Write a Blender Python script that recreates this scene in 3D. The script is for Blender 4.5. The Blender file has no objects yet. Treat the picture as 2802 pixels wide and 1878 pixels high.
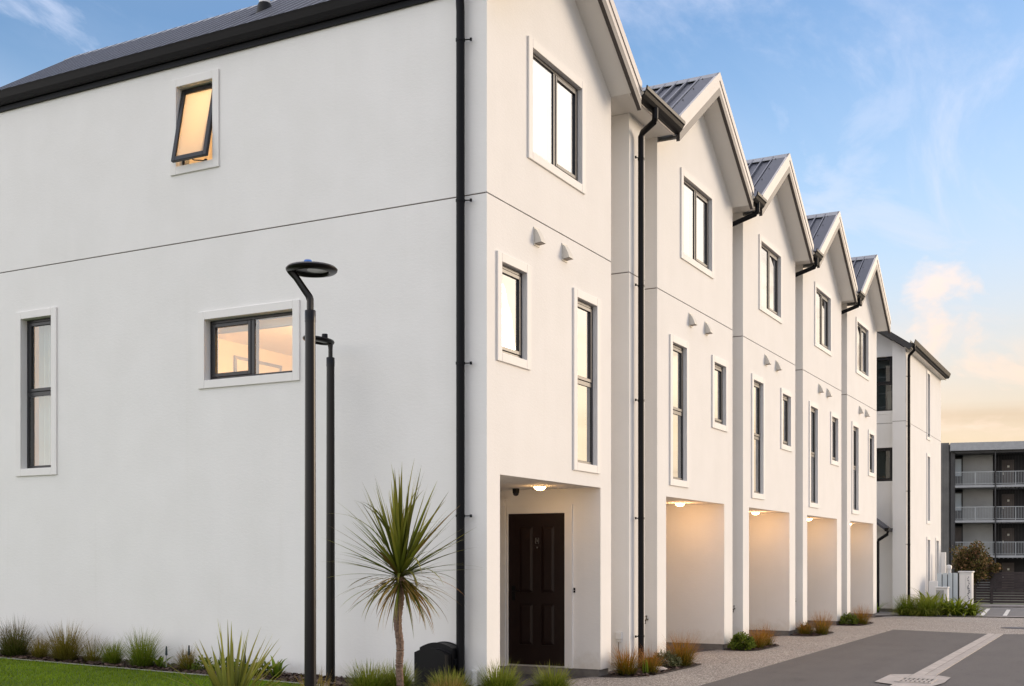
import bpy, math, random
import numpy as np
from mathutils import Vector, Matrix

R = math.radians
rnd = random.Random(7)
sc = bpy.context.scene
COL = sc.collection

# ------------------------------------------------------------------ camera
TH = R(27.934)
cam_d = bpy.data.cameras.new('camera')
cam = bpy.data.objects.new('camera', cam_d)
COL.objects.link(cam)
cam.location = (-11.3558, -6.3343, 1.57)
cam.rotation_euler = (R(90), 0, TH - R(90))
cam_d.sensor_width = 36.0
cam_d.lens = 3242.0 / 2802.0 * 36.0
cam_d.shift_y = (1530 - 939) / 2802.0
cam_d.clip_end = 5000
sc.camera = cam

# ------------------------------------------------------------------ sky, sun, exposure
SUN_AZ = -40.0          # degrees from +X (row direction), clockwise towards the lane
SUN_EL = 9.0
sun_vec = Vector((math.cos(R(SUN_AZ)) * math.cos(R(SUN_EL)), math.sin(R(SUN_AZ)) * math.cos(R(SUN_EL)), math.sin(R(SUN_EL))))
world = bpy.data.worlds.new('World')
sc.world = world
world.use_nodes = True
wn, wl = world.node_tree.nodes, world.node_tree.links
wn.clear()
w_out = wn.new('ShaderNodeOutputWorld')
w_bg = wn.new('ShaderNodeBackground')
w_bg.inputs['Strength'].default_value = 0.10
sky = wn.new('ShaderNodeTexSky')
sky.sky_type = 'NISHITA'
sky.sun_disc = False
sky.sun_elevation = R(SUN_EL)
sky.sun_rotation = R(90 - SUN_AZ)
sky.air_density = 1.0
sky.dust_density = 1.2
sky.ozone_density = 1.6


def wnode(t, **kw):
    n = wn.new(t)
    for k, v in kw.items():
        setattr(n, k, v)
    return n


def wmath(op, a, b=None, clamp=False):
    n = wnode('ShaderNodeMath', operation=op, use_clamp=clamp)
    for i, v in enumerate((a, b)):
        if v is None:
            continue
        if isinstance(v, (int, float)):
            n.inputs[i].default_value = v
        else:
            wl.new(v, n.inputs[i])
    return n.outputs[0]


def wmix(fac, c1, c2, blend='MIX'):
    n = wnode('ShaderNodeMix', data_type='RGBA', blend_type=blend)
    for i, v in ((0, fac), (6, c1), (7, c2)):
        if isinstance(v, (int, float)):
            n.inputs[i].default_value = v
        elif isinstance(v, tuple):
            n.inputs[i].default_value = v
        else:
            wl.new(v, n.inputs[i])
    return n.outputs[2]


tc = wnode('ShaderNodeTexCoord')
sep = wnode('ShaderNodeSeparateXYZ')
wl.new(tc.outputs['Generated'], sep.inputs[0])
zz = wmath('MAXIMUM', sep.outputs[2], 0.0)
den = wmath('ADD', zz, 0.16)
px = wmath('DIVIDE', sep.outputs[0], den)
py = wmath('DIVIDE', sep.outputs[1], den)
comb = wnode('ShaderNodeCombineXYZ')
wl.new(px, comb.inputs[0])
wl.new(py, comb.inputs[1])


def cloud_noise(scale, rot, stretch, detail, rough, dist, loc):
    m = wnode('ShaderNodeMapping')
    m.inputs['Rotation'].default_value = (0, 0, R(rot))
    m.inputs['Scale'].default_value = (stretch, 1.0, 1.0)
    m.inputs['Location'].default_value = loc
    wl.new(comb.outputs[0], m.inputs[0])
    n = wnode('ShaderNodeTexNoise')
    n.inputs['Scale'].default_value = scale
    n.inputs['Detail'].default_value = detail
    n.inputs['Roughness'].default_value = rough
    n.inputs['Distortion'].default_value = dist
    wl.new(m.outputs[0], n.inputs[0])
    return n.outputs[0]


def wramp(v, lo, hi):
    n = wnode('ShaderNodeMapRange', interpolation_type='SMOOTHSTEP')
    wl.new(v, n.inputs[0])
    n.inputs[1].default_value = lo
    n.inputs[2].default_value = hi
    return n.outputs[0]


sdir = wnode('ShaderNodeVectorMath', operation='DOT_PRODUCT')
wl.new(tc.outputs['Generated'], sdir.inputs[0])
sdir.inputs[1].default_value = tuple(sun_vec)
anti = wmath('MULTIPLY_ADD', sdir.outputs['Value'], -0.5)       # 0 towards the sun .. 1 away from it
anti.node.inputs[2].default_value = 0.5


def wscale(c, s):
    n = wnode('ShaderNodeVectorMath', operation='SCALE')
    wl.new(c, n.inputs[0])
    if isinstance(s, (int, float)):
        n.inputs[3].default_value = s
    else:
        wl.new(s, n.inputs[3])
    return n.outputs[0]


streaks = wramp(cloud_noise(0.75, -38, 0.33, 8, 0.60, 0.7, (10.7, 4.8, 0)), 0.40, 0.70)
tufts = wramp(cloud_noise(3.0, -32, 0.40, 9, 0.64, 0.6, (3.8, 4.2, 2)), 0.46, 0.70)
wisps = wmath('MULTIPLY', streaks, wmath('MULTIPLY_ADD', tufts, 0.65))
wisps.node.inputs[1].default_value = 1.0
wisps_in = wisps.node.inputs[1].links[0].from_node
wisps_in.inputs[2].default_value = 0.18
puffs = wramp(cloud_noise(2.1, -25, 0.55, 9, 0.56, 0.3, (4.2, 3.8, 5)), 0.585, 0.71)
flecks = wramp(cloud_noise(3.6, -28, 0.50, 9, 0.6, 0.5, (30.9, 19.7, 7)), 0.52, 0.72)
puffs = wmath('MAXIMUM', puffs, wmath('MULTIPLY', flecks, 0.28))
puffs = wmath('MULTIPLY', puffs, wramp(zz, 0.04, 0.10))
fill_veil = wramp(zz, 0.34, 0.75)                                     # unseen cloud sheet overhead, added to brighten the walls
cover = wmath('MAXIMUM', wmath('MULTIPLY', wisps, 0.70), wmath('MULTIPLY', puffs, 0.85))
cover = wmath('MAXIMUM', cover, wmath('MULTIPLY', fill_veil, wmath('MULTIPLY_ADD', streaks, 0.25)))
cover.node.inputs[1].links[0].from_node.inputs[1].links[0].from_node.inputs[2].default_value = 0.55
broad = wramp(cloud_noise(0.42, -35, 0.6, 6, 0.55, 0.5, (22.7, 14.9, 9)), 0.40, 0.62)              # soft sheets all over the sky
broad = wmath('MULTIPLY', broad, wmath('MULTIPLY_ADD', tufts, 0.3))
broad.node.inputs[1].links[0].from_node.inputs[2].default_value = 0.40
cover = wmath('MAXIMUM', cover, broad)
cloud_col = wmix(wramp(zz, 0.36, 0.16), (0.94, 0.90, 0.98, 1), (1.0, 0.77, 0.62, 1))
cloud_col = wmix(wramp(anti, 0.40, 0.75), cloud_col, (1.0, 0.93, 0.86, 1))
cloud_l = wscale(cloud_col, wmath('MULTIPLY_ADD', anti, 6.0))  # clouds away from the sun brightened to fill the side wall
cloud_l.node.inputs[3].links[0].from_node.inputs[2].default_value = 1.8
low = wramp(zz, 0.44, 0.04)                                       # horizon haze
haze_near = wmix(wramp(zz, 0.30, 0.07), (0.76, 0.90, 1.04, 1), (1.0, 0.74, 0.48, 1))
haze_far = (0.97, 0.93, 0.91, 1)
haze_col = wmix(wramp(anti, 0.25, 0.7), haze_near, haze_far)
haze_l = wscale(haze_col, wmath('MULTIPLY_ADD', anti, 5.0))  # haze gain away from the sun, added to light the side wall
haze_l.node.inputs[3].links[0].from_node.inputs[2].default_value = 1.5
sky_sat = wnode('ShaderNodeHueSaturation')
sky_sat.inputs['Saturation'].default_value = 1.20
sky_sat.inputs['Value'].default_value = 0.56
wl.new(wmix(1.0, sky.outputs[0], (0.90, 1.0, 1.16, 1), 'MULTIPLY'), sky_sat.inputs['Color'])
s1 = wmix(wmath('MULTIPLY', low, 0.92), sky_sat.outputs[0], haze_l)
glow = wramp(sdir.outputs['Value'], 0.74, 1.0)                 # warm glow round the sunset
s1 = wmix(wmath('MULTIPLY', glow, 0.85), s1, wscale(wmix(wramp(zz, 0.05, 0.45), (1.0, 0.80, 0.55, 1), (1.0, 0.90, 0.78, 1)), 6.2))
bm = wnode('ShaderNodeMapping')
bm.inputs['Scale'].default_value = (1.0, 1.0, 15.0)
wl.new(tc.outputs['Generated'], bm.inputs[0])
bn = wnode('ShaderNodeTexNoise')
bn.inputs['Scale'].default_value = 1.6
bn.inputs['Detail'].default_value = 6
bn.inputs['Roughness'].default_value = 0.55
bn.inputs['Distortion'].default_value = 0.4
wl.new(bm.outputs[0], bn.inputs[0])
bands = wmath('MULTIPLY', wramp(bn.outputs[0], 0.42, 0.66), wramp(zz, 0.22, 0.07))     # layered cloud low on the horizon
s1 = wmix(wmath('MULTIPLY', bands, 0.85), s1, wmix(1.0, wscale(s1, 0.86), (1.0, 0.90, 0.80, 1), 'MULTIPLY'))
s2 = wmix(cover, s1, cloud_l)
wl.new(s2, w_bg.inputs['Color'])
wl.new(w_bg.outputs[0], w_out.inputs[0])

sun_d = bpy.data.lights.new('sun', 'SUN')
sun_d.energy = 0.62
sun_d.angle = R(24)
sun_d.color = (1.0, 0.80, 0.60)
sun = bpy.data.objects.new('sun', sun_d)
COL.objects.link(sun)
sun.location = (30, -30, 20)
sun.rotation_euler = (-sun_vec).to_track_quat('-Z', 'Y').to_euler()

vs = sc.view_settings
vs.view_transform = 'Standard'
vs.look = 'None'
vs.gamma = 1.0
vs.use_curve_mapping = False
vs.exposure = 2.10


# ------------------------------------------------------------------ materials
def mat(name):
    m = bpy.data.materials.new(name)
    m.use_nodes = True
    nt = m.node_tree
    return m, nt, nt.nodes['Principled BSDF']


def tex_coord(nt, kind='Object', scale=None):
    t = nt.nodes.new('ShaderNodeTexCoord')
    o = t.outputs[kind]
    if scale:
        mp = nt.nodes.new('ShaderNodeMapping')
        mp.inputs['Scale'].default_value = scale
        nt.links.new(o, mp.inputs[0])
        o = mp.outputs[0]
    return o


def geo_pos(nt, scale=None):
    g = nt.nodes.new('ShaderNodeNewGeometry')
    o = g.outputs['Position']
    if scale:
        mp = nt.nodes.new('ShaderNodeMapping')
        mp.inputs['Scale'].default_value = scale
        nt.links.new(o, mp.inputs[0])
        o = mp.outputs[0]
    return o


def noise(nt, vec, scale, detail=4, rough=0.55):
    n = nt.nodes.new('ShaderNodeTexNoise')
    n.inputs['Scale'].default_value = scale
    n.inputs['Detail'].default_value = detail
    n.inputs['Roughness'].default_value = rough
    nt.links.new(vec, n.inputs[0])
    return n.outputs[0]


def ramp(nt, fac, stops):
    n = nt.nodes.new('ShaderNodeValToRGB')
    el = n.color_ramp.elements
    while len(el) < len(stops):
        el.new(0.5)
    for e, (p, c) in zip(el, stops):
        e.position = p
        e.color = (c[0], c[1], c[2], 1)
    nt.links.new(fac, n.inputs[0])
    return n.outputs[0]


def bump(nt, bsdf, h, strength, dist):
    b = nt.nodes.new('ShaderNodeBump')
    b.inputs['Strength'].default_value = strength
    b.inputs['Distance'].default_value = dist
    nt.links.new(h, b.inputs['Height'])
    nt.links.new(b.outputs[0], bsdf.inputs['Normal'])


def simple(name, col, rough=0.5, metal=0.0, spec=0.5, var=0.06, vscale=3.0, bstr=0.0, bscale=40.0, bdist=0.003):
    m, nt, b = mat(name)
    v = geo_pos(nt)
    n = noise(nt, v, vscale, 5)
    lo = tuple(c * (1 - var) for c in col)
    hi = tuple(min(1, c * (1 + var)) for c in col)
    nt.links.new(ramp(nt, n, ((0.3, lo), (0.7, hi))), b.inputs['Base Color'])
    b.inputs['Roughness'].default_value = rough
    b.inputs['Metallic'].default_value = metal
    b.inputs['Specular IOR Level'].default_value = spec
    if bstr:
        bump(nt, b, noise(nt, v, bscale, 4), bstr, bdist)
    return m


def stucco_mat(name, col):
    m, nt, b = mat(name)
    v = geo_pos(nt)
    big = noise(nt, v, 0.6, 4, 0.6)
    st = noise(nt, geo_pos(nt, (1.0, 1.0, 0.12)), 2.2, 5, 0.65)
    mx = nt.nodes.new('ShaderNodeMath')
    mx.operation = 'ADD'
    nt.links.new(big, mx.inputs[0])
    nt.links.new(st, mx.inputs[1])
    hf = nt.nodes.new('ShaderNodeMath')
    hf.operation = 'MULTIPLY'
    hf.inputs[1].default_value = 0.5
    nt.links.new(mx.outputs[0], hf.inputs[0])
    lo = tuple(c * 0.97 for c in col)
    base = ramp(nt, hf.outputs[0], ((0.34, lo), (0.62, col)))
    streak = ramp(nt, noise(nt, geo_pos(nt, (3.2, 3.2, 0.10)), 1.6, 6, 0.62), ((0.25, (0.975, 0.972, 0.965)), (0.40, (1, 1, 1))))
    patch = ramp(nt, noise(nt, v, 1.7, 3, 0.5), ((0.36, (0.975, 0.975, 0.97)), (0.62, (1, 1, 1))))
    sz_ = nt.nodes.new('ShaderNodeSeparateXYZ')
    nt.links.new(v, sz_.inputs[0])
    spl = nt.nodes.new('ShaderNodeMath')
    spl.operation = 'MULTIPLY_ADD'
    spl.inputs[1].default_value = 0.55
    nt.links.new(noise(nt, v, 9, 5, 0.7), spl.inputs[0])
    nt.links.new(sz_.outputs[2], spl.inputs[2])
    splash = ramp(nt, spl.outputs[0], ((0.36, (0.86, 0.83, 0.78)), (0.62, (1, 1, 1))))
    for layer in (streak, patch, splash):
        mx_ = nt.nodes.new('ShaderNodeMix')
        mx_.data_type = 'RGBA'
        mx_.blend_type = 'MULTIPLY'
        mx_.inputs[0].default_value = 1
        nt.links.new(base, mx_.inputs[6])
        nt.links.new(layer, mx_.inputs[7])
        base = mx_.outputs[2]
    nt.links.new(base, b.inputs['Base Color'])
    b.inputs['Roughness'].default_value = 0.85
    b.inputs['Specular IOR Level'].default_value = 0.25
    fine = noise(nt, v, 95, 6, 0.7)
    mid = noise(nt, geo_pos(nt, (1, 1, 2.2)), 16, 4, 0.6)
    ad = nt.nodes.new('ShaderNodeMath')
    ad.operation = 'MULTIPLY_ADD'
    ad.inputs[1].default_value = 1.6
    nt.links.new(mid, ad.inputs[0])
    nt.links.new(fine, ad.inputs[2])
    bump(nt, b, ad.outputs[0], 0.35, 0.004)
    return m


M = {}
M['stucco'] = stucco_mat('stucco_white', (0.82, 0.80, 0.77))
M['trim'] = simple('trim_white', (0.785, 0.76, 0.725), 0.65, var=0.02)
M['soffit'] = simple('soffit_white', (0.77, 0.75, 0.71), 0.75, var=0.02)
M['vent'] = simple('vent_plastic', (0.62, 0.585, 0.52), 0.55, var=0.03)
M['groove_shade'] = simple('groove_shade_strip', (0.16, 0.13, 0.11), 0.8)  # shade inside the wall groove, put into the colour
M['frame'] = simple('window_frame_dark', (0.012, 0.012, 0.015), 0.34, spec=0.45, var=0.05)
M['gutter'] = simple('gutter_dark', (0.007, 0.0065, 0.0075), 0.40, spec=0.16, var=0.1)
M['pipe'] = simple('pipe_dark', (0.007, 0.007, 0.0085), 0.45, spec=0.14, var=0.12)
M['roof'] = simple('roof_steel', (0.055, 0.060, 0.080), 0.45, metal=0.0, spec=0.55, var=0.10, vscale=6)
M['roofrib'] = simple('roof_rib_steel', (0.062, 0.067, 0.088), 0.28, spec=0.9, var=0.05)
M['roofcap'] = simple('roof_cap_steel', (0.24, 0.245, 0.26), 0.42, spec=0.6, var=0.06)
M['barge'] = simple('barge_steel', (0.50, 0.46, 0.43), 0.42, spec=0.5, var=0.04)
M['bargetrim'] = simple('barge_trim_dark', (0.055, 0.045, 0.042), 0.5)
M['door'] = simple('door_dark', (0.013, 0.006, 0.005), 0.45, spec=0.3, var=0.15)
M['metal'] = simple('brushed_metal', (0.5, 0.5, 0.5), 0.35, metal=1.0)
M['plastic_black'] = simple('plastic_black', (0.004, 0.004, 0.005), 0.48, spec=0.2, var=0.1)
M['lamp_black'] = simple('lamp_post_paint', (0.007, 0.0058, 0.006), 0.30, spec=0.25, var=0.12)
M['blue_cap'] = simple('photocell_blue', (0.05, 0.16, 0.48), 0.35)
M['lens'] = simple('lamp_lens', (0.55, 0.56, 0.57), 0.25)
M['plinth'] = simple('plinth_concrete', (0.17, 0.155, 0.14), 0.9, var=0.25, vscale=5, bstr=0.3)
M['pale'] = simple('paling_pale', (0.55, 0.60, 0.62), 0.55, var=0.04)
M['white_plastic'] = simple('white_plastic', (0.72, 0.71, 0.69), 0.45, var=0.03)
M['grey_plastic'] = simple('grey_plastic', (0.30, 0.30, 0.29), 0.5, var=0.05)
M['brass'] = simple('tap_brass', (0.12, 0.10, 0.07), 0.45, metal=0.6)
M['lavender'] = simple('lavender_spike', (0.035, 0.05, 0.05), 0.9, var=0.5, vscale=90)
M['camera_dome'] = simple('camera_dome', (0.02, 0.02, 0.025), 0.08)


def glass_mat(name, r0, tint, rough=0.0, frost=None):
    m = bpy.data.materials.new(name)
    m.use_nodes = True
    nt = m.node_tree
    nt.nodes.clear()
    out = nt.nodes.new('ShaderNodeOutputMaterial')
    lw_ = nt.nodes.new('ShaderNodeLayerWeight')
    lw_.inputs['Blend'].default_value = 0.5
    pw = nt.nodes.new('ShaderNodeMath')
    pw.operation = 'POWER'
    pw.inputs[1].default_value = 3.0
    nt.links.new(lw_.outputs['Facing'], pw.inputs[0])
    fr = nt.nodes.new('ShaderNodeMapRange')
    nt.links.new(pw.outputs[0], fr.inputs[0])
    fr.inputs[3].default_value = r0
    fr.inputs[4].default_value = 0.97
    v = geo_pos(nt)
    nn = noise(nt, v, 1.3, 2)
    bp = nt.nodes.new('ShaderNodeBump')
    bp.inputs['Strength'].default_value = 0.05
    bp.inputs['Distance'].default_value = 0.02
    nt.links.new(nn, bp.inputs['Height'])
    gl = nt.nodes.new('ShaderNodeBsdfGlossy')
    gl.inputs['Roughness'].default_value = rough
    nt.links.new(bp.outputs[0], gl.inputs['Normal'])
    if frost:
        tr = nt.nodes.new('ShaderNodeBsdfTranslucent')
        tr.inputs['Color'].default_value = frost
    else:
        tr = nt.nodes.new('ShaderNodeBsdfTransparent')
        tr.inputs['Color'].default_value = tint
    mx = nt.nodes.new('ShaderNodeMixShader')
    nt.links.new(fr.outputs[0], mx.inputs[0])
    nt.links.new(tr.outputs[0], mx.inputs[1])
    nt.links.new(gl.outputs[0], mx.inputs[2])
    nt.links.new(mx.outputs[0], out.inputs[0])
    return m


M['glass'] = glass_mat('window_glass', 0.16, (0.86, 0.88, 0.87, 1))
M['glass_front'] = glass_mat('window_glass_coated', 0.58, (0.80, 0.82, 0.80, 1))
M['glass_dark'] = glass_mat('window_glass_tinted', 0.10, (0.45, 0.50, 0.50, 1))
M['frosted'] = glass_mat('window_glass_frosted', 0.06, (1, 1, 1, 1), 0.25, (0.95, 0.93, 0.9, 1))


def cloth_mat(name, col, trans):
    m = bpy.data.materials.new(name)
    m.use_nodes = True
    nt = m.node_tree
    b = nt.nodes['Principled BSDF']
    b.inputs['Base Color'].default_value = (*col, 1)
    b.inputs['Roughness'].default_value = 0.9
    out = nt.nodes['Material Output']
    t = nt.nodes.new('ShaderNodeBsdfTranslucent')
    t.inputs['Color'].default_value = (*col, 1)
    mx = nt.nodes.new('ShaderNodeMixShader')
    n = noise(nt, geo_pos(nt, (30, 30, 2)), 3, 3)
    mr = nt.nodes.new('ShaderNodeMapRange')
    nt.links.new(n, mr.inputs[0])
    mr.inputs[3].default_value = trans - 0.1
    mr.inputs[4].default_value = trans + 0.1
    nt.links.new(mr.outputs[0], mx.inputs[0])
    nt.links.new(b.outputs[0], mx.inputs[1])
    nt.links.new(t.outputs[0], mx.inputs[2])
    nt.links.new(mx.outputs[0], out.inputs[0])
    return m


M['sheer'] = cloth_mat('sheer_curtain', (0.66, 0.76, 0.74), 0.35)
M['blind'] = cloth_mat('roller_blind', (0.80, 0.77, 0.70), 0.3)
M['room_wall'] = simple('room_wall_warm', (0.72, 0.60, 0.40), 0.8, var=0.02)
M['room_ceiling'] = simple('room_ceiling', (0.78, 0.70, 0.60), 0.8, var=0.02)
M['room_floor'] = simple('room_floor', (0.25, 0.19, 0.14), 0.6)
M['picture_paper'] = simple('picture_paper', (0.7, 0.6, 0.45), 0.7)
M['dark_ink'] = simple('dark_ink', (0.05, 0.06, 0.09), 0.7)


def emit_mat(name, col, s):
    m = bpy.data.materials.new(name)
    m.use_nodes = True
    b = m.node_tree.nodes['Principled BSDF']
    b.inputs['Base Color'].default_value = (0.9, 0.85, 0.75, 1)
    b.inputs['Emission Color'].default_value = (*col, 1)
    b.inputs['Emission Strength'].default_value = s
    return m


M['bulb'] = emit_mat('lit_bulb', (1.0, 0.62, 0.24), 9.0)


# plant blades: attribute "bl" (x: along the blade, y: random per blade)
def blade_mat(name, root, mid, tip, rv=0.35, trans=0.25, rough=0.5):
    m = bpy.data.materials.new(name)
    m.use_nodes = True
    nt = m.node_tree
    b = nt.nodes['Principled BSDF']
    at = nt.nodes.new('ShaderNodeAttribute')
    at.attribute_name = 'bl'
    sp = nt.nodes.new('ShaderNodeSeparateXYZ')
    nt.links.new(at.outputs['Vector'], sp.inputs[0])
    c = ramp(nt, sp.outputs[0], ((0.0, root), (0.45, mid), (1.0, tip)))
    hs = nt.nodes.new('ShaderNodeHueSaturation')
    mr = nt.nodes.new('ShaderNodeMapRange')
    mr.inputs[3].default_value = 1 - rv
    mr.inputs[4].default_value = 1 + rv
    nt.links.new(sp.outputs[1], mr.inputs[0])
    nt.links.new(mr.outputs[0], hs.inputs['Value'])
    mh = nt.nodes.new('ShaderNodeMapRange')
    mh.inputs[3].default_value = 0.485
    mh.inputs[4].default_value = 0.515
    nt.links.new(sp.outputs[2], mh.inputs[0])
    nt.links.new(mh.outputs[0], hs.inputs['Hue'])
    nt.links.new(c, hs.inputs['Color'])
    nt.links.new(hs.outputs[0], b.inputs['Base Color'])
    b.inputs['Roughness'].default_value = rough
    b.inputs['Specular IOR Level'].default_value = 0.15
    t = nt.nodes.new('ShaderNodeBsdfTranslucent')
    nt.links.new(hs.outputs[0], t.inputs['Color'])
    mx = nt.nodes.new('ShaderNodeMixShader')
    mx.inputs[0].default_value = trans
    nt.links.new(b.outputs[0], mx.inputs[1])
    nt.links.new(t.outputs[0], mx.inputs[2])
    nt.links.new(mx.outputs[0], nt.nodes['Material Output'].inputs[0])
    return m


M['tussock_orange'] = blade_mat('tussock_orange', (0.055, 0.075, 0.008), (0.19, 0.135, 0.014), (0.52, 0.19, 0.035))
M['tussock_green'] = blade_mat('tussock_green', (0.05, 0.085, 0.006), (0.13, 0.19, 0.012), (0.27, 0.27, 0.05))
M['tussock_straw'] = blade_mat('tussock_straw', (0.06, 0.065, 0.008), (0.17, 0.15, 0.018), (0.3, 0.2, 0.06))
M['tussock_dark'] = blade_mat('tussock_dark', (0.04, 0.06, 0.008), (0.085, 0.1, 0.015), (0.2, 0.14, 0.07))
M['flax'] = blade_mat('flax_leaf', (0.08, 0.1, 0.025), (0.19, 0.21, 0.035), (0.34, 0.31, 0.06), rv=0.28, trans=0.2, rough=0.42)
M['cordyline'] = blade_mat('cordyline_leaf', (0.06, 0.075, 0.010), (0.115, 0.135, 0.016), (0.24, 0.215, 0.04), rv=0.5, trans=0.25, rough=0.4)
M['cordyline_dry'] = blade_mat('cordyline_dry_leaf', (0.14, 0.11, 0.02), (0.21, 0.14, 0.03), (0.36, 0.21, 0.08), rv=0.45, trans=0.15)
M['leafy'] = blade_mat('broad_leaf', (0.04, 0.07, 0.006), (0.12, 0.18, 0.012), (0.21, 0.28, 0.03), rv=0.3)
M['lush'] = blade_mat('lush_leaf', (0.05, 0.08, 0.006), (0.17, 0.22, 0.016), (0.30, 0.33, 0.04), rv=0.4, trans=0.35)
M['hebe'] = blade_mat('hebe_leaf', (0.025, 0.04, 0.004), (0.075, 0.11, 0.010), (0.17, 0.21, 0.035), rv=0.45)
M['silver'] = blade_mat('silver_leaf', (0.03, 0.04, 0.012), (0.07, 0.085, 0.03), (0.21, 0.22, 0.12), rv=0.5)
M['photinia'] = blade_mat('photinia_leaf', (0.05, 0.055, 0.012), (0.12, 0.10, 0.03), (0.27, 0.15, 0.085), rv=0.6)
M['olive'] = blade_mat('olive_leaf', (0.04, 0.045, 0.015), (0.10, 0.10, 0.035), (0.2, 0.18, 0.08), rv=0.5)
M['lawn_blade'] = blade_mat('lawn_blade', (0.06, 0.10, 0.003), (0.15, 0.235, 0.006), (0.27, 0.35, 0.02), rv=0.4)
M['bark'] = simple('cordyline_bark', (0.20, 0.13, 0.09), 0.9, var=0.45, vscale=45, bstr=0.9, bscale=70, bdist=0.02)
M['bark_dark'] = simple('tree_bark', (0.07, 0.05, 0.04), 0.9, var=0.3, vscale=20, bstr=0.6)


def aggregate_mat():
    m, nt, b = mat('exposed_aggregate')
    v = geo_pos(nt)
    vo = nt.nodes.new('ShaderNodeTexVoronoi')
    vo.inputs['Scale'].default_value = 62
    nt.links.new(v, vo.inputs[0])
    sp = nt.nodes.new('ShaderNodeSeparateColor')
    nt.links.new(vo.outputs['Color'], sp.inputs[0])
    c = ramp(nt, sp.outputs[0], ((0.0, (0.14, 0.118, 0.10)), (0.35, (0.31, 0.27, 0.235)), (0.7, (0.45, 0.40, 0.35)), (1.0, (0.70, 0.64, 0.57))))
    ed = ramp(nt, vo.outputs['Distance'], ((0.35, (1, 1, 1)), (0.75, (0.62, 0.6, 0.58))))
    mx = nt.nodes.new('ShaderNodeMix')
    mx.data_type = 'RGBA'
    mx.blend_type = 'MULTIPLY'
    mx.inputs[0].default_value = 1
    nt.links.new(c, mx.inputs[6])
    nt.links.new(ed, mx.inputs[7])
    big = ramp(nt, noise(nt, v, 0.8, 5), ((0.3, (0.86, 0.85, 0.85)), (0.7, (1, 1, 1))))
    mx2 = nt.nodes.new('ShaderNodeMix')
    mx2.data_type = 'RGBA'
    mx2.blend_type = 'MULTIPLY'
    mx2.inputs[0].default_value = 1
    nt.links.new(mx.outputs[2], mx2.inputs[6])
    nt.links.new(big, mx2.inputs[7])
    nt.links.new(mx2.outputs[2], b.inputs['Base Color'])
    b.inputs['Roughness'].default_value = 0.85
    bump(nt, b, vo.outputs['Distance'], -0.6, 0.006)
    return m


def asphalt_mat(name, lo, hi):
    m, nt, b = mat(name)
    v = geo_pos(nt)
    fine = noise(nt, v, 160, 3, 0.7)
    big = noise(nt, v, 1.1, 5, 0.6)
    st = noise(nt, geo_pos(nt, (0.15, 1, 1)), 2.6, 4, 0.6)
    a = nt.nodes.new('ShaderNodeMath')
    a.operation = 'MULTIPLY_ADD'
    a.inputs[1].default_value = 0.55
    nt.links.new(fine, a.inputs[0])
    a2 = nt.nodes.new('ShaderNodeMath')
    a2.operation = 'ADD'
    nt.links.new(big, a2.inputs[0])
    nt.links.new(st, a2.inputs[1])
    a3 = nt.nodes.new('ShaderNodeMath')
    a3.operation = 'MULTIPLY'
    a3.inputs[1].default_value = 0.25
    nt.links.new(a2.outputs[0], a3.inputs[0])
    nt.links.new(a3.outputs[0], a.inputs[2])
    base = ramp(nt, a.outputs[0], ((0.30, lo), (0.66, hi)))
    stain = ramp(nt, noise(nt, geo_pos(nt, (0.5, 1.0, 1.0)), 1.9, 6, 0.7), ((0.30, (0.80, 0.79, 0.79)), (0.44, (1, 1, 1)), (0.60, (1, 1, 1)), (0.74, (1.10, 1.09, 1.07))))
    spots = ramp(nt, noise(nt, v, 5.5, 3, 0.5), ((0.24, (0.72, 0.71, 0.71)), (0.32, (1, 1, 1))))
    for layer in (stain, spots):
        mx_ = nt.nodes.new('ShaderNodeMix')
        mx_.data_type = 'RGBA'
        mx_.blend_type = 'MULTIPLY'
        mx_.inputs[0].default_value = 1
        nt.links.new(base, mx_.inputs[6])
        nt.links.new(layer, mx_.inputs[7])
        base = mx_.outputs[2]
    nt.links.new(base, b.inputs['Base Color'])
    b.inputs['Roughness'].default_value = 0.8
    bump(nt, b, fine, 0.5, 0.004)
    return m


M['aggregate'] = aggregate_mat()
M['asphalt'] = asphalt_mat('asphalt', (0.066, 0.058, 0.053), (0.115, 0.102, 0.093))
M['asphalt_far'] = asphalt_mat('asphalt_far', (0.11, 0.105, 0.10), (0.17, 0.16, 0.155))
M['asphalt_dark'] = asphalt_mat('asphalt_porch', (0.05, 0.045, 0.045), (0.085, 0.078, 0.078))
M['channel'] = simple('channel_concrete', (0.42, 0.375, 0.34), 0.85, var=0.16, vscale=6, bstr=0.3)
M['kerb'] = simple('kerb_concrete', (0.24, 0.22, 0.21), 0.9, var=0.2, vscale=4, bstr=0.3)
M['paint'] = simple('road_paint', (0.62, 0.60, 0.56), 0.7, var=0.15, vscale=8)
M['mulch'] = simple('bark_mulch', (0.052, 0.036, 0.028), 0.95, var=0.55, vscale=55, bstr=1.0, bscale=60, bdist=0.03)
M['soil'] = simple('lawn_soil', (0.06, 0.10, 0.006), 0.95, var=0.4, vscale=20, bstr=0.6)
M['earth'] = simple('far_ground', (0.10, 0.10, 0.07), 0.95, var=0.3, vscale=0.3)
M['iron'] = simple('cast_iron', (0.11, 0.10, 0.10), 0.6, metal=0.3, var=0.2)
M['hollow_shade'] = simple('drain_hollow_shade', (0.008, 0.008, 0.008), 0.9)
M['fence_wood'] = simple('fence_stain', (0.050, 0.036, 0.036), 0.75, var=0.25, vscale=6)
M['apt_dark'] = simple('apartment_dark', (0.042, 0.039, 0.038), 0.6, var=0.15, vscale=2)
M['apt_panel'] = simple('apartment_cladding', (0.115, 0.108, 0.10), 0.5, var=0.25, vscale=1.2)
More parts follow.
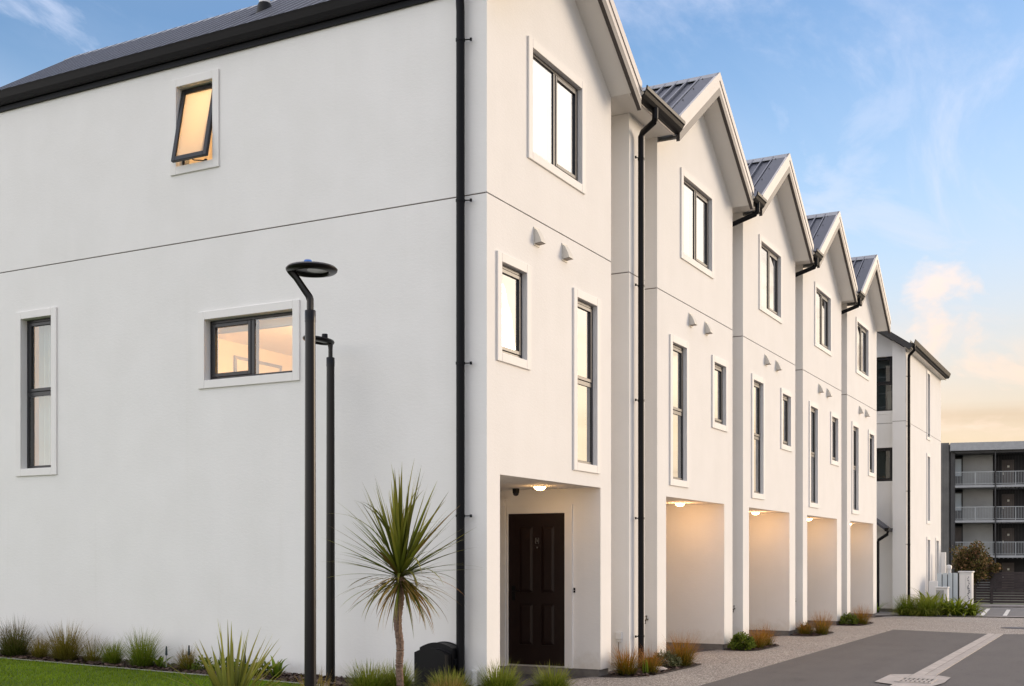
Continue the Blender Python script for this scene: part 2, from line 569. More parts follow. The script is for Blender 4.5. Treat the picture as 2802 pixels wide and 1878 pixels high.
M['apt_grey'] = simple('apartment_render', (0.30, 0.295, 0.28), 0.85, var=0.10, vscale=0.8)
M['apt_slab'] = simple('apartment_slab', (0.34, 0.34, 0.345), 0.8, var=0.1)
M['apt_rail'] = simple('apartment_rail', (0.36, 0.37, 0.37), 0.5, var=0.05)
M['apt_door'] = simple('apartment_door', (0.105, 0.082, 0.07), 0.6, var=0.12)
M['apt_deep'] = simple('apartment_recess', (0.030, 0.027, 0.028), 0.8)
M['sign_white'] = simple('sign_white', (0.75, 0.72, 0.62), 0.6)
M['grey_panel'] = simple('plain_grey', (0.20, 0.22, 0.22), 0.6)


# ------------------------------------------------------------------ object helpers
def tag(o, label=None, cat=None, group=None, kind=None):
    if label:
        o['label'] = label
    if cat:
        o['category'] = cat
    if group:
        o['group'] = group
    if kind:
        o['kind'] = kind
    return o


def empty(name, loc, label, cat, group=None):
    o = bpy.data.objects.new(name, None)
    o.empty_display_size = 0.2
    o.location = loc
    COL.objects.link(o)
    return tag(o, label, cat, group)


def origin(o):
    v = Vector((0, 0, 0))
    while o is not None:
        v += Vector(o.location)
        o = o.parent
    return v


class MB:
    def __init__(self):
        self.v = []
        self.f = []
        self.mi = []
        self.sm = False

    def quad(self, *p, m=0):
        i = len(self.v)
        self.v += [tuple(q) for q in p]
        self.f.append(tuple(range(i, i + len(p))))
        self.mi.append(m)
        return self

    def box(self, x0, x1, y0, y1, z0, z1, fr=None, m=0):
        if x0 > x1: x0, x1 = x1, x0
        if y0 > y1: y0, y1 = y1, y0
        if z0 > z1: z0, z1 = z1, z0
        c = [(x0, y0, z0), (x1, y0, z0), (x1, y1, z0), (x0, y1, z0), (x0, y0, z1), (x1, y0, z1), (x1, y1, z1), (x0, y1, z1)]
        if fr:
            c = [fr(*p) for p in c]
        i = len(self.v)
        self.v += c
        for q in ((3, 2, 1, 0), (4, 5, 6, 7), (0, 1, 5, 4), (1, 2, 6, 5), (2, 3, 7, 6), (3, 0, 4, 7)):
            self.f.append(tuple(i + k for k in q))
            self.mi.append(m)
        return self

    def prism(self, pts, ext, m=0):
        """extrude polygon pts (3-D) by vector ext"""
        n = len(pts)
        i = len(self.v)
        e = Vector(ext)
        self.v += [tuple(p) for p in pts] + [tuple(Vector(p) + e) for p in pts]
        self.f.append(tuple(range(i, i + n)))
        self.f.append(tuple(range(i + 2 * n - 1, i + n - 1, -1)))
        self.mi += [m, m]
        for k in range(n):
            j = (k + 1) % n
            self.f.append((i + k, i + j, i + n + j, i + n + k))
            self.mi.append(m)
        return self

    def tube(self, path, rad, n=12, cap=True):
        path = [Vector(p) for p in path]
        if isinstance(rad, (int, float)):
            rad = [rad] * len(path)
        i0 = len(self.v)
        for k, p in enumerate(path):
            a = path[max(k - 1, 0)]
            b = path[min(k + 1, len(path) - 1)]
            t = (b - a).normalized()
            up = Vector((0, 0, 1)) if abs(t.z) < 0.9 else Vector((1, 0, 0))
            s = t.cross(up).normalized()
            u = s.cross(t).normalized()
            for q in range(n):
                an = 2 * math.pi * q / n
                self.v.append(tuple(p + s * math.cos(an) * rad[k] + u * math.sin(an) * rad[k]))
        for k in range(len(path) - 1):
            for q in range(n):
                r = (q + 1) % n
                self.f.append((i0 + k * n + q, i0 + k * n + r, i0 + (k + 1) * n + r, i0 + (k + 1) * n + q))
                self.mi.append(0)
        if cap:
            self.f.append(tuple(range(i0 + n - 1, i0 - 1, -1)))
            e = i0 + (len(path) - 1) * n
            self.f.append(tuple(range(e, e + n)))
            self.mi += [0, 0]
        self.sm = True
        return self

    def lathe(self, c, prof, n=24):
        """profile [(r, z)] round vertical axis at c"""
        i0 = len(self.v)
        for r, z in prof:
            for q in range(n):
                a = 2 * math.pi * q / n
                self.v.append((c[0] + r * math.cos(a), c[1] + r * math.sin(a), c[2] + z))
        for k in range(len(prof) - 1):
            for q in range(n):
                r = (q + 1) % n
                self.f.append((i0 + k * n + q, i0 + k * n + r, i0 + (k + 1) * n + r, i0 + (k + 1) * n + q))
                self.mi.append(0)
        self.sm = True
        return self

    def build(self, name, mats, parent=None, bevel=0.0, kind=None, loc=None):
        me = bpy.data.meshes.new(name)
        off = origin(parent) if parent is not None else Vector((0, 0, 0))
        l = Vector(loc) if loc is not None else Vector((0, 0, 0))
        off = off + l
        me.from_pydata([(x - off.x, y - off.y, z - off.z) for x, y, z in self.v], [], self.f)
        if not isinstance(mats, (list, tuple)):
            mats = [mats]
        for m in mats:
            me.materials.append(m)
        if len(mats) > 1:
            me.polygons.foreach_set('material_index', self.mi)
        me.update()
        o = bpy.data.objects.new(name, me)
        COL.objects.link(o)
        o.location = l
        if parent is not None:
            o.parent = parent
        if self.sm:
            me.polygons.foreach_set('use_smooth', [True] * len(me.polygons))
            md = o.modifiers.new('edges', 'EDGE_SPLIT')
            md.split_angle = R(40)
        if bevel:
            b = o.modifiers.new('bevel', 'BEVEL')
            b.width = bevel
            b.segments = 1
            b.limit_method = 'ANGLE'
        if kind:
            o['kind'] = kind
        return o


def copy_tree(o, parent=None, delta=None):
    c = o.copy()
    COL.objects.link(c)
    c.parent = parent
    if delta is not None:
        c.location = Vector(o.location) + Vector(delta)
    for ch in o.children:
        copy_tree(ch, c)
    return c


def again(o, loc, parent):
    """another object sharing o's mesh, at loc relative to the parent"""
    c = o.copy()
    COL.objects.link(c)
    c.parent = parent
    c.location = loc
    return c


def FR(b0=0.0):          # front-facing plane (normal -Y): u along X, v up, w outwards
    return lambda u, v, w: (u, b0 - w, v)


def SI(a0=0.0):          # side-facing plane (normal -X): u along Y
    return lambda u, v, w: (a0 - w, u, v)


def wall_grid(mb, fr, u0, u1, v0, v1, holes, depth=0.10, flip=False):
    """flat wall with rectangular holes and reveals; holes (u0,u1,v0,v1,depth[,back])"""
    us = sorted({u0, u1, *[h[0] for h in holes], *[h[1] for h in holes]})
    vv = sorted({v0, v1, *[h[2] for h in holes], *[h[3] for h in holes]})
    us = [u for u in us if u0 <= u <= u1]
    vv = [v for v in vv if v0 <= v <= v1]
    for i in range(len(us) - 1):
        for j in range(len(vv) - 1):
            cu, cv = (us[i] + us[i + 1]) / 2, (vv[j] + vv[j + 1]) / 2
            if any(h[0] < cu < h[1] and h[2] < cv < h[3] for h in holes):
                continue
            mb.quad(fr(us[i], vv[j], 0), fr(us[i + 1], vv[j], 0), fr(us[i + 1], vv[j + 1], 0), fr(us[i], vv[j + 1], 0))
    for h in holes:
        a, b, c, d = h[:4]
        dp = -h[4]
        if a > u0: mb.quad(fr(a, c, 0), fr(a, d, 0), fr(a, d, dp), fr(a, c, dp))
        if b < u1: mb.quad(fr(b, c, 0), fr(b, d, 0), fr(b, d, dp), fr(b, c, dp))
        if c > v0: mb.quad(fr(a, c, 0), fr(b, c, 0), fr(b, c, dp), fr(a, c, dp))
        if d < v1: mb.quad(fr(a, d, 0), fr(b, d, 0), fr(b, d, dp), fr(a, d, dp))
        if d - c < 0.03:
            mb.quad(fr(a, c, dp), fr(b, c, dp), fr(b, d, dp), fr(a, d, dp))


def ring(mb, fr, u0, u1, v0, v1, wd, w0, w1, m=0):
    """rectangular frame, outer edge u0..v1, face width wd, from depth w0 to w1"""
    mb.box(u0, u0 + wd, v0, v1, w0, w1, fr, m)
    mb.box(u1 - wd, u1, v0, v1, w0, w1, fr, m)
    mb.box(u0 + wd, u1 - wd, v0, v0 + wd, w0, w1, fr, m)
    mb.box(u0 + wd, u1 - wd, v1 - wd, v1, w0, w1, fr, m)


REV = 0.085


def pane(parent, fr, u0, u1, v0, v1, w, mat_):
    return MB().quad(fr(u0, v0, w), fr(u1, v0, w), fr(u1, v1, w), fr(u0, v1, w)).build('pane', mat_, parent)


def window(parent, fr, u0, u1, v0, v1, layout, trim=0.105, glass='glass', tdepth=0.024, sash_right=True, rev=REV):
    """dark aluminium window set back in the wall; the frame is the part, trim, sashes and panes its sub-parts"""
    f = MB()
    F = 0.042
    W0, W1 = -rev - 0.09, -rev
    ring(f, fr, u0, u1, v0, v1, F, W0, W1)
    cells = []
    if layout == 'double':              # two lights side by side
        um = (u0 + u1) / 2
        f.box(um - 0.026, um + 0.026, v0 + F, v1 - F, W0, W1, fr)
        cells = [(u0 + F, um - 0.026, v0 + F, v1 - F, not sash_right), (um + 0.026, u1 - F, v0 + F, v1 - F, sash_right)]
    elif layout == 'stack':             # tall window, transom in the middle
        vm = v0 + (v1 - v0) * 0.50
        f.box(u0 + F, u1 - F, vm - 0.03, vm + 0.03, W0, W1, fr)
        cells = [(u0 + F, u1 - F, v0 + F, vm - 0.03, False), (u0 + F, u1 - F, vm + 0.03, v1 - F, True)]
    elif layout == 'none':
        cells = []
    else:
        cells = [(u0 + F, u1 - F, v0 + F, v1 - F, True)]
    win = f.build('window', M['frame'], parent, bevel=0.004)
    if trim:
        t = MB()
        ring(t, fr, u0 - trim, u1 + trim, v0 - trim, v1 + trim, trim - 0.002, 0.0, tdepth)
        t.build('trim', M['trim'], win, bevel=0.004)
    for a, b, c, d, sash in cells:
        if sash:
            s = MB()
            ring(s, fr, a + 0.004, b - 0.004, c + 0.004, d - 0.004, 0.045, W1 - 0.05, W1 + 0.008)
            s.build('sash', M['frame'], win, bevel=0.004)
            a, b, c, d = a + 0.045, b - 0.045, c + 0.045, d - 0.045
        pane(win, fr, a, b, c, d, W1 - 0.014, M[glass])
    return win


def curtain(parent, fr, u0, u1, v0, v1, w, waves, amp, mat_, name='curtain'):
    mb = MB()
    n = max(8, int(waves * 8))
    for k in range(n):
        a, b = k / n, (k + 1) / n
        wa = w + amp * math.sin(a * waves * 2 * math.pi + 0.6 * math.sin(a * 9))
        wb = w + amp * math.sin(b * waves * 2 * math.pi + 0.6 * math.sin(b * 9))
        mb.quad(fr(u0 + (u1 - u0) * a, v0, wa), fr(u0 + (u1 - u0) * b, v0, wb), fr(u0 + (u1 - u0) * b, v1, wb), fr(u0 + (u1 - u0) * a, v1, wa))
    mb.sm = True
    return mb.build(name, mat_, parent)


def vent(parent, x, z):
    """small hooded wall vent"""
    w, h, d = 0.125, 0.185, 0.10
    mb = MB()
    prof = [(0, 0), (d, 0.012), (d * 0.97, 0.03), (d * 0.80, 0.075), (d * 0.55, 0.125), (d * 0.28, 0.17), (0, h)]
    pl = [(x - w / 2, -p[0], z + p[1]) for p in prof]
    n = len(prof)
    pr = [(x + w / 2, -p[0], z + p[1]) for p in prof]
    mb.quad(*pl)
    mb.quad(*reversed(pr))
    for k in range(1, n - 1):
        mb.quad(pl[k], pr[k], pr[k + 1], pl[k + 1])
    mb.box(x - w / 2 - 0.012, x + w / 2 + 0.012, -0.012, 0.0, z - 0.02, z + h + 0.01)
    v = mb.build('vent_cowl', M['vent'], parent)
    g = MB()
    g.box(x - w / 2 + 0.012, x + w / 2 - 0.012, -d + 0.014, -0.014, z + 0.004, z + 0.009)
    g.build('vent_grille', M['channel'], v)
    return v


EAVE_S, APEX_S, APEX_T, SLOPE, OV = 7.825, 9.05, 9.38, 0.707, 0.36
GZ0, GZ1 = 5.588, 5.603     # horizontal control joint


def roof(h, a0, a1, b_end, ribs_to, left_over=0.0, right_over=0.0):
    """gable roof with its ridge along Y: soffit, sheets, ribs, cap, barges"""
    ac = (a0 + a1) / 2
    top = lambda a: APEX_T - SLOPE * abs(a - ac)
    sof = lambda a: APEX_S - SLOPE * abs(a - ac)
    el, er = a0 - left_over, a1 + right_over
    fb = -OV
    rt = MB()
    # sheets with fine swages, extruded profile along Y
    pitch = 0.2
    nn = int((b_end - fb) / pitch)
    for s, e in ((-1, el), (1, er)):
        ys = []
        for k in range(nn + 1):
            y = fb + 0.02 + k * pitch
            ys += [(y, 0), (y + 0.055, 0), (y + 0.062, 0.004), (y + 0.078, 0.004), (y + 0.085, 0), (y + 0.115, 0), (y + 0.122, 0.004), (y + 0.138, 0.004), (y + 0.145, 0)]
        ys = [q for q in ys if q[0] < b_end] + [(b_end, 0)]
        for (ya, za), (yb, zb) in zip(ys[:-1], ys[1:]):
            rt.quad((e, ya, top(e) - 0.035 + za), (e, yb, top(e) - 0.035 + zb), (ac, yb, top(ac) - 0.035 + zb), (ac, ya, top(ac) - 0.035 + za))
    ro = rt.build('roof', M['roof'], h)
    # main ribs on the visible slope, each a piece of its own
    L = Vector((ac - el, 0, SLOPE * (ac - el)))
    up = Vector((-SLOPE, 0, 1)).normalized()
    r0 = MB()
    st = Vector((el, 0, top(el) - 0.035))
    prof = [(-0.026, 0), (-0.012, 0.036), (0.012, 0.036), (0.026, 0)]
    prof = [(q[0], q[1] * 1.25) for q in prof]
    p = [st + Vector((0, q[0], 0)) + up * q[1] for q in prof]
    r0.prism(p, L * 0.985)
    base = None
    k = 0
    y = fb + 0.30
    while y < ribs_to:
        if base is None:
            for i, v in enumerate(r0.v):
                r0.v[i] = (v[0], v[1] + y, v[2])
            base = r0.build('rib', M['roofrib'], ro)
            by = y
        else:
            again(base, (0, y - by, 0), ro)
        y += pitch
    # ridge cap
    cp = MB()
    for s in (-1, 1):
        q0 = (ac, fb - 0.004, APEX_T + 0.012)
        q1 = (ac + s * 0.17, fb - 0.004, APEX_T + 0.012 - SLOPE * 0.17)
        cp.prism([q0, q1, (q1[0], q1[1], q1[2] - 0.012), (q0[0], q0[1], q0[2] - 0.014)], (0, b_end - fb, 0))
    cp.build('ridge_cap', M['roofcap'], ro)
    # verge flashing sheet behind the barge on the visible slope
    vf = MB()
    vf.quad((el, fb, top(el) + 0.006), (el, fb + 0.27, top(el) + 0.006), (ac, fb + 0.27, top(ac) + 0.006), (ac, fb, top(ac) + 0.006))
    vf.build('verge_flashing', M['roof'], ro)
    sc_ = MB()
    for t in (0.16, 0.40, 0.66, 0.9):
        a = el + (ac - el) * t
        sc_.lathe((a, fb + 0.22, top(a) + 0.004), [(0.0, 0.016), (0.011, 0.014), (0.012, 0.0)], 8)
    sc_.build('roof_screws', M['bargetrim'], ro)
    # soffit of the overhang (sloping), two sides
    for s, e in ((-1, a0), (1, a1)):
        so = MB()
        so.quad((e, fb + 0.03, sof(e)), (ac, fb + 0.03, sof(ac)), (ac, 0.0, sof(ac)), (e, 0.0, sof(e)))
        so.build('soffit', M['soffit'], h)
    # barge boards: upper cap + lower board with a shadow gap, dark underside strip
    for s, e in ((-1, el), (1, er)):
        bb = MB()
        for t0, t1, w0, w1 in ((0.012, -0.118, 0.03, -0.012), (-0.128, -0.232, 0.03, 0.0)):
            bb.prism([(e, fb + w1, top(e) + t0), (ac, fb + w1, top(ac) + t0), (ac, fb + w1, top(ac) + t1), (e, fb + w1, top(e) + t1)], (0, w0 - w1, 0))
        bo = bb.build('barge_board', M['barge'], h)
        gp = MB()
        gp.prism([(e, fb + 0.012, top(e) - 0.117), (ac, fb + 0.012, top(ac) - 0.117), (ac, fb + 0.012, top(ac) - 0.129), (e, fb + 0.012, top(e) - 0.129)], (0, 0.02, 0))
        gp.prism([(e, fb + 0.002, top(e) - 0.233), (ac, fb + 0.002, top(ac) - 0.233), (ac, fb + 0.002, sof(ac) - 0.03), (e, fb + 0.002, sof(e) - 0.03)], (0, 0.055, 0))
        gp.build('barge_trim', M['bargetrim'], bo)
    return ro


def gutter_x(parent, a0, a1, b, z, name='gutter'):
    """quad gutter running along X in front of a fascia at b; z is its top"""
    pr = [(0, 0), (0, -0.17), (-0.03, -0.172), (-0.075, -0.15), (-0.11, -0.11), (-0.132, -0.068), (-0.15, -0.052), (-0.155, -0.01), (-0.148, 0.0), (-0.135, 0.0), (-0.130, -0.04), (-0.10, -0.1), (-0.06, -0.135), (-0.012, -0.155), (-0.012, 0)]
    mb = MB()
    mb.prism([(a0, b + p[0], z + p[1]) for p in pr], (a1 - a0, 0, 0))
    return mb.build(name, M['gutter'], parent)


def downpipe(parent, path, rad, clips, cdir, name='downpipe'):
    p = MB().tube(path, rad, 14).build(name, M['pipe'], parent)
    for c, z in clips:
        k = MB()
        k.lathe((c[0], c[1], z), [(rad + 0.001, -0.014), (rad + 0.006, -0.014), (rad + 0.006, 0.014), (rad + 0.001, 0.014)], 14)
        d = Vector(cdir).normalized()
        q = Vector((c[0], c[1], z))
        k.tube([q + d * rad, q + d * (rad + 0.07)], 0.007, 6)
        e = q + d * (rad + 0.07)
        k.box(e.x - 0.010, e.x + 0.010, e.y - 0.010, e.y + 0.010, z - 0.016, z + 0.016)
        k.build('pipe_bracket', M['pipe'], p)
    return p


# ------------------------------------------------------------------ ground and paving (the setting)
def poly_sheet(name, pts, z, mat_, kind='structure', thick=0.0):
    mb = MB()
    p = [(q[0], q[1], (q[2] if len(q) > 2 else z)) for q in pts]
    if thick:
        mb.prism([(x, y, zz_ - thick) for x, y, zz_ in p], (0, 0, thick))
    else:
        mb.quad(*p)
    return mb.build(name, mat_, kind=kind)


WD = Vector((-0.2, 1.0, 0)).normalized()        # direction of the cross street at the far end
WN = Vector((WD.y, -WD.x, 0))                   # away from the camera


def street(a, b, s, t=0.0):
    """point on the cross street: start (a,b), s metres along -WD (to the right), t metres further away"""
    q = Vector((a, b, 0)) - WD * s + WN * t
    return q.x, q.y


gmb = MB()
rows = [(-400, 0.0), (-20, 0.0), (34, 0.0), (60, -0.9), (130, -0.9), (900, -0.9)]
for (t0, z0), (t1, z1) in zip(rows[:-1], rows[1:]):
    for s0, s1 in ((-600, -30), (-30, 30), (30, 600)):
        gmb.quad(*[(*street(0, 0, s, t), z - 0.03) for s, t, z in ((s0, t0, z0), (s1, t0, z0), (s1, t1, z1), (s0, t1, z1))])
gmb.build('ground', M['earth'], kind='structure')


def bez(pts, n=8):
    """smooth a list of 2-D points (Catmull-Rom)"""
    out = []
    P_ = [pts[0]] + list(pts) + [pts[-1]]
    for i in range(1, len(P_) - 2):
        p0, p1, p2, p3 = [Vector((*q, 0)) for q in P_[i - 1:i + 3]]
        for k in range(n):
            t = k / n
            q = 0.5 * ((2 * p1) + (p2 - p0) * t + (2 * p0 - 5 * p1 + 4 * p2 - p3) * t * t + (3 * p1 - p0 - 3 * p2 + p3) * t ** 3)
            out.append((q.x, q.y))
    out.append(pts[-1])
    return out


# exposed aggregate footpath and forecourt
poly_sheet('footpath', [(-14, -1.55), (15.55, -1.53), (15.0, -3.9), (15.6, -14), (24.6, -14), (22.6, -2.0), (22.33, -0.2), (21.0, 0.25), (-0.6, 0.25), (-0.6, -1.0), (-14, -1.0)], 0.0, M['aggregate'])
poly_sheet('driveway', [(-14, -1.55), (15.85, -1.50), (15.15, -3.6), (15.45, -4.3), (16.5, -14), (-14, -14)], 0.004, M['asphalt'])
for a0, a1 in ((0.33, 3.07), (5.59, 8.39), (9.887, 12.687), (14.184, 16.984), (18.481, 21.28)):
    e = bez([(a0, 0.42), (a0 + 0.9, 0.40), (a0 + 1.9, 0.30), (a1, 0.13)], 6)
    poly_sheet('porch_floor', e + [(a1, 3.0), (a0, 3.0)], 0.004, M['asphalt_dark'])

# planting beds at the gaps, mulch cut into the path
bed_shape = [(3.12, 0.12), (3.12, -0.10), (3.22, -0.34), (3.72, -0.53), (4.36, -0.585), (5.44, -0.59), (5.64, -0.42), (5.52, -0.12), (5.60, 0.30)]


def bed(shape, z=0.008):
    p = bez(shape, 6)
    poly_sheet('mulch_bed', p, z, M['mulch'])
    edge = MB()
    for (x0, y0), (x1, y1) in zip(p[:-1], p[1:]):
        edge.quad((x0, y0, 0.0), (x1, y1, 0.0), (x1, y1, z), (x0, y0, z))
    return p


bed(bed_shape)
B2 = [(8.50, 0.12), (8.36, -0.10), (8.30, -0.36), (8.52, -0.55), (9.0, -0.59), (9.80, -0.585), (10.02, -0.40), (9.80, -0.12), (9.86, 0.30)]
for k in range(3):
    bed([(x + 4.297 * k, y) for x, y in B2])
bed([(21.1, 0.25), (21.35, -0.10), (22.2, -0.27), (22.6, -1.0), (22.75, -2.45), (23.3, -2.3), (24.4, -1.2), (28.5, -1.2), (28.5, 0.3), (24.4, 0.9), (21.3, 0.9)], 0.006)

# channel of concrete blocks down the driveway and the drain
CH = empty('drainage_channel', (10.2, -3.72, 0.0), 'pale concrete block channel running down the asphalt driveway', 'drain channel')
x = 5.28
blk_l = blk_r = None
k = 0
while x < 15.1:
    ln = 0.86
    e = min(x + ln, 15.2)
    off = -0.10 * (1 - (x - 5.2) / 10)
    for side_, y0, y1 in (('l', -3.53, -3.665), ('r', -3.675, -3.82)):
        mb = MB()
        yo = off
        zl = 0.016 if side_ == 'l' else 0.007
        zr = 0.007 if side_ == 'l' else 0.018
        pts = [(x + 0.02, y0 + yo), (e - 0.006, y0 + yo + 0.010 * ln), (e - 0.006, y1 + yo + 0.010 * ln), (x + 0.02, y1 + yo)]
        zs = (zl, zl, zr, zr)
        mb.prism([(px_, py_, -0.05) for px_, py_ in pts], (0, 0, 0.05))
        for i in range(4):
            vx, vy, vz = mb.v[4 + i]
            mb.v[4 + i] = (vx, vy, zs[i])
        mb.build('channel_block', M['channel'], CH)
    x = e
    k += 1

GR = empty('storm_drain', (4.55, -3.8, 0.0), 'square drain grate set in a pale concrete apron on the driveway', 'drain')
ap = [(4.05, -3.36), (5.15, -3.36), (5.30, -3.62), (5.28, -3.95), (5.08, -4.14), (4.32, -4.16), (3.2, -4.0), (3.0, -3.66), (3.84, -3.62)]
g0 = (4.17, 4.72, -4.03, -3.58)
apm = MB()
cx_, cy_ = (g0[0] + g0[1]) / 2, (g0[2] + g0[3]) / 2
ins = [(max(g0[0], min(g0[1], x)), max(g0[2], min(g0[3], y))) for x, y in ap]
for i in range(len(ap)):
    j = (i + 1) % len(ap)
    gap = 0.012
    def sh(p, q): return (p[0] + (q[0] - p[0]) * gap, p[1] + (q[1] - p[1]) * gap)
    o0, o1, i1, i0 = sh(ap[i], ap[j]), sh(ap[j], ap[i]), ins[j], ins[i]
    mb = MB()
    if (Vector(i0) - Vector(i1)).length < 1e-5:
        mb.quad((*o0, 0.017), (*o1, 0.017), (*i1, 0.010))
    else:
        mb.quad((*o0, 0.017), (*o1, 0.017), (*i1, 0.010), (*i0, 0.010))
    mb.build('apron_slab', M['channel'], GR)
MB().box(g0[0] + 0.01, g0[1] - 0.01, g0[2] + 0.01, g0[3] - 0.01, -0.05, 0.0075).build('hollow_shade_plate', M['hollow_shade'], GR)  # black plate; darkness of the drain hollow put into its colour
fr_ = MB()
ring(fr_, lambda u, v, w: (u, v, w), g0[0], g0[1], g0[2], g0[3], 0.03, -0.02, 0.024)
fr_.build('grate_frame', M['channel'], GR)
bar0 = None
for i in range(8):
    y = g0[2] + 0.03 + (g0[3] - g0[2] - 0.06) * (i + 0.0) / 7
    b = MB().box(g0[0] + 0.03, g0[1] - 0.03, y - 0.011, y + 0.011, -0.03, 0.021)
    b.build('grate_bar', M['channel'], GR)
MB().box((g0[0] + g0[1]) / 2 - 0.03, (g0[0] + g0[1]) / 2 + 0.03, g0[2] + 0.03, g0[3] - 0.03, -0.03, 0.020).build('grate_bar', M['channel'], GR)

mh = MB()
mh.lathe((17.75, -3.85, 0.0), [(0.0, 0.010), (0.26, 0.010), (0.27, 0.004), (0.285, 0.003), (0.29, 0.012), (0.32, 0.012), (0.33, 0.002)], 32)
tag(mh.build('manhole_cover', M['iron']), 'round dark manhole cover in the aggregate forecourt', 'manhole cover')

# cross street at the far end: apron strip, parking asphalt, kerb, verge
def strip(name, t0, t1, z, mat_, s0=-9, s1=45, kind='structure', thick=0.0):
    p = [(*street(22.35, 0.0, s0, t0), z), (*street(22.35, 0.0, s1, t0), z), (*street(22.35, 0.0, s1, t1), z), (*street(22.35, 0.0, s0, t1), z)]
    return poly_sheet(name, p, z, mat_, kind, thick)


strip('street_edge', 0.05, 0.62, 0.012, M['kerb'], s0=-0.2)
strip('parking_road', 0.62, 6.6, 0.008, M['asphalt_far'], s0=-0.2)
strip('kerb', 6.62, 8.2, 0.06, M['kerb'], s0=-4, thick=0.1)
strip('verge', 8.2, 9.6, 0.03, M['soil'], s0=-4)
ln0 = strip('lane_line', 6.0, 6.12, 0.012, M['paint'], s0=0.6)
for n, (p0, p1) in enumerate((((23.35, -2.49), (28.6, -2.12)), ((23.7, -3.05), (28.0, -2.76)))):
    d = (Vector(p1) - Vector(p0)).normalized()
    q = Vector((-d.y, d.x)) * 0.055
    mb = MB().quad((p0[0] - q.x, p0[1] - q.y, 0.012), (p1[0] - q.x, p1[1] - q.y, 0.012), (p1[0] + q.x, p1[1] + q.y, 0.012), (p0[0] + q.x, p0[1] + q.y, 0.012))
    mb.build('parking_line', M['paint'], kind='structure')


# raised ground along the side wall: lawn, mowing strip and bed
def side_z(a, b):
    return 0.125 + 0.019 * max(b, 0) if b > 0 else 0.125 * max(0, 1 + b / 1.2)


def side_patch(name, a0, a1, b0, b1, dz, mat_, nx=6, ny=24, kind='structure'):
    mb = MB()
    for i in range(nx):
        for j in range(ny):
            q = []
            for u, v in ((i, j), (i + 1, j), (i + 1, j + 1), (i, j + 1)):
                a = a0 + (a1 - a0) * u / nx
                b = b0 + (b1 - b0) * v / ny
                q.append((a, b, side_z(a, b) + dz))
            mb.quad(*q)
    return mb.build(name, mat_, kind=kind)


side_patch('garden_bed', -0.66, -0.001, -1.1, 12, 0.0, M['mulch'])
side_patch('garden_bed', -5.2, -0.66, -1.1, 1.62, 0.0, M['mulch'])
side_patch('lawn_soil', -14, -0.75, 1.70, 14, 0.0, M['soil'])
side_patch('mowing_strip', -0.75, -0.66, 1.62, 12, 0.012, M['kerb'], nx=1)
side_patch('mowing_strip', -5.2, -0.75, 1.62, 1.70, 0.012, M['kerb'], ny=1)


# ------------------------------------------------------------------ terraced houses
BACK = 8.35


def gable_front(h, a0, a1, holes, portal):
    ac = (a0 + a1) / 2
    mb = MB()
    fr = FR()
    hh = [(*q, 0.18) for q in holes] + [(a0, a1, GZ0, GZ1, 0.02)]
    hh.append((portal[0], portal[1], 0.1, portal[2], portal[3]))
    wall_grid(mb, fr, a0, a1, 0.1, EAVE_S, hh)
    mb.quad(fr(a0, EAVE_S, 0), fr(a1, EAVE_S, 0), fr(ac, APEX_S + 0.01, 0))
    return mb


def plinth(h, boxes):
    for b in boxes:
        MB().box(*b).build('plinth', M['plinth'], h)


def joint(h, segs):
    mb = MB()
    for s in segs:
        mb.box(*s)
    return mb.build('groove_shade_strip', M['groove_shade'], h)  # dark strip: the groove's shade as a colour


# ---- first house, with the long side wall
H1 = empty('terraced_house', (0, 0, 0), 'large white end house nearest the camera with the long grey-lit side wall', 'house', 'row of white gabled terraced houses')
A1 = 3.455
w1 = [(1.077, 2.468, 6.37, 7.588), (0.319, 0.923, 3.888, 4.90), (2.328, 2.945, 2.80, 4.895)]
s1w = [(3.922, 4.520, 6.572, 7.58), (2.664, 4.050, 3.815, 4.573), (6.80, 7.396, 2.823, 4.895)]
mb = gable_front(H1, 0.0, A1, w1, (0.302, 3.10, 2.517, 1.56))
wall_grid(mb, SI(), 0.0, BACK, 0.18, 7.90, [(*q, 0.18) for q in s1w] + [(0, BACK, GZ0, GZ1, 0.02)])
mb.quad((0, 0, 0.1), (0, 0.0001, 0.1), (0, 0.0001, 0.18), (0, 0, 0.18))
# porch back wall, right outer wall, rear wall
mb.quad((0.302, 1.56, 0.1), (3.10, 1.56, 0.1), (3.10, 1.56, 2.517), (0.302, 1.56, 2.517))
mb.quad((A1, 0, 0.1), (A1, 0.95, 0.1), (A1, 0.95, 7.83), (A1, 0, 7.83))
mb.quad((0, BACK, 0.1), (A1, BACK, 0.1), (A1, BACK, 7.83), (A1 / 2, BACK, 9.05), (0, BACK, 7.83))
mb.build('wall', M['stucco'], H1)
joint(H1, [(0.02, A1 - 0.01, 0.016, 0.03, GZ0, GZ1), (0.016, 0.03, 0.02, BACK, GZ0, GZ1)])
plinth(H1, [(0.025, 0.30, 0.03, 0.3, -0.05, 0.1), (3.11, A1 - 0.02, 0.03, 0.9, -0.05, 0.1), (0.025, 0.2, 0.03, BACK, -0.05, 0.18), (0.30, 3.1, 1.30, 1.6, -0.05, 0.09), (2.98, 3.13, 0.45, 1.6, -0.05, 0.095)])
window(H1, FR(), *w1[0], 'double', glass='glass_front', rev=0.040)
window(H1, FR(), *w1[1], 'single', glass='glass_front', rev=0.040)
window(H1, FR(), *w1[2], 'stack', glass='glass_front', rev=0.040)
roof(H1, 0.0, A1, BACK, BACK - 0.1, left_over=0.10, right_over=0.20)
vent(H1, 1.20, 5.30)
vent(H1, 1.975, 5.29)

# side windows
ww = window(H1, SI(), *s1w[1], 'double', sash_right=True)
tw = window(H1, SI(), *s1w[2], 'stack')
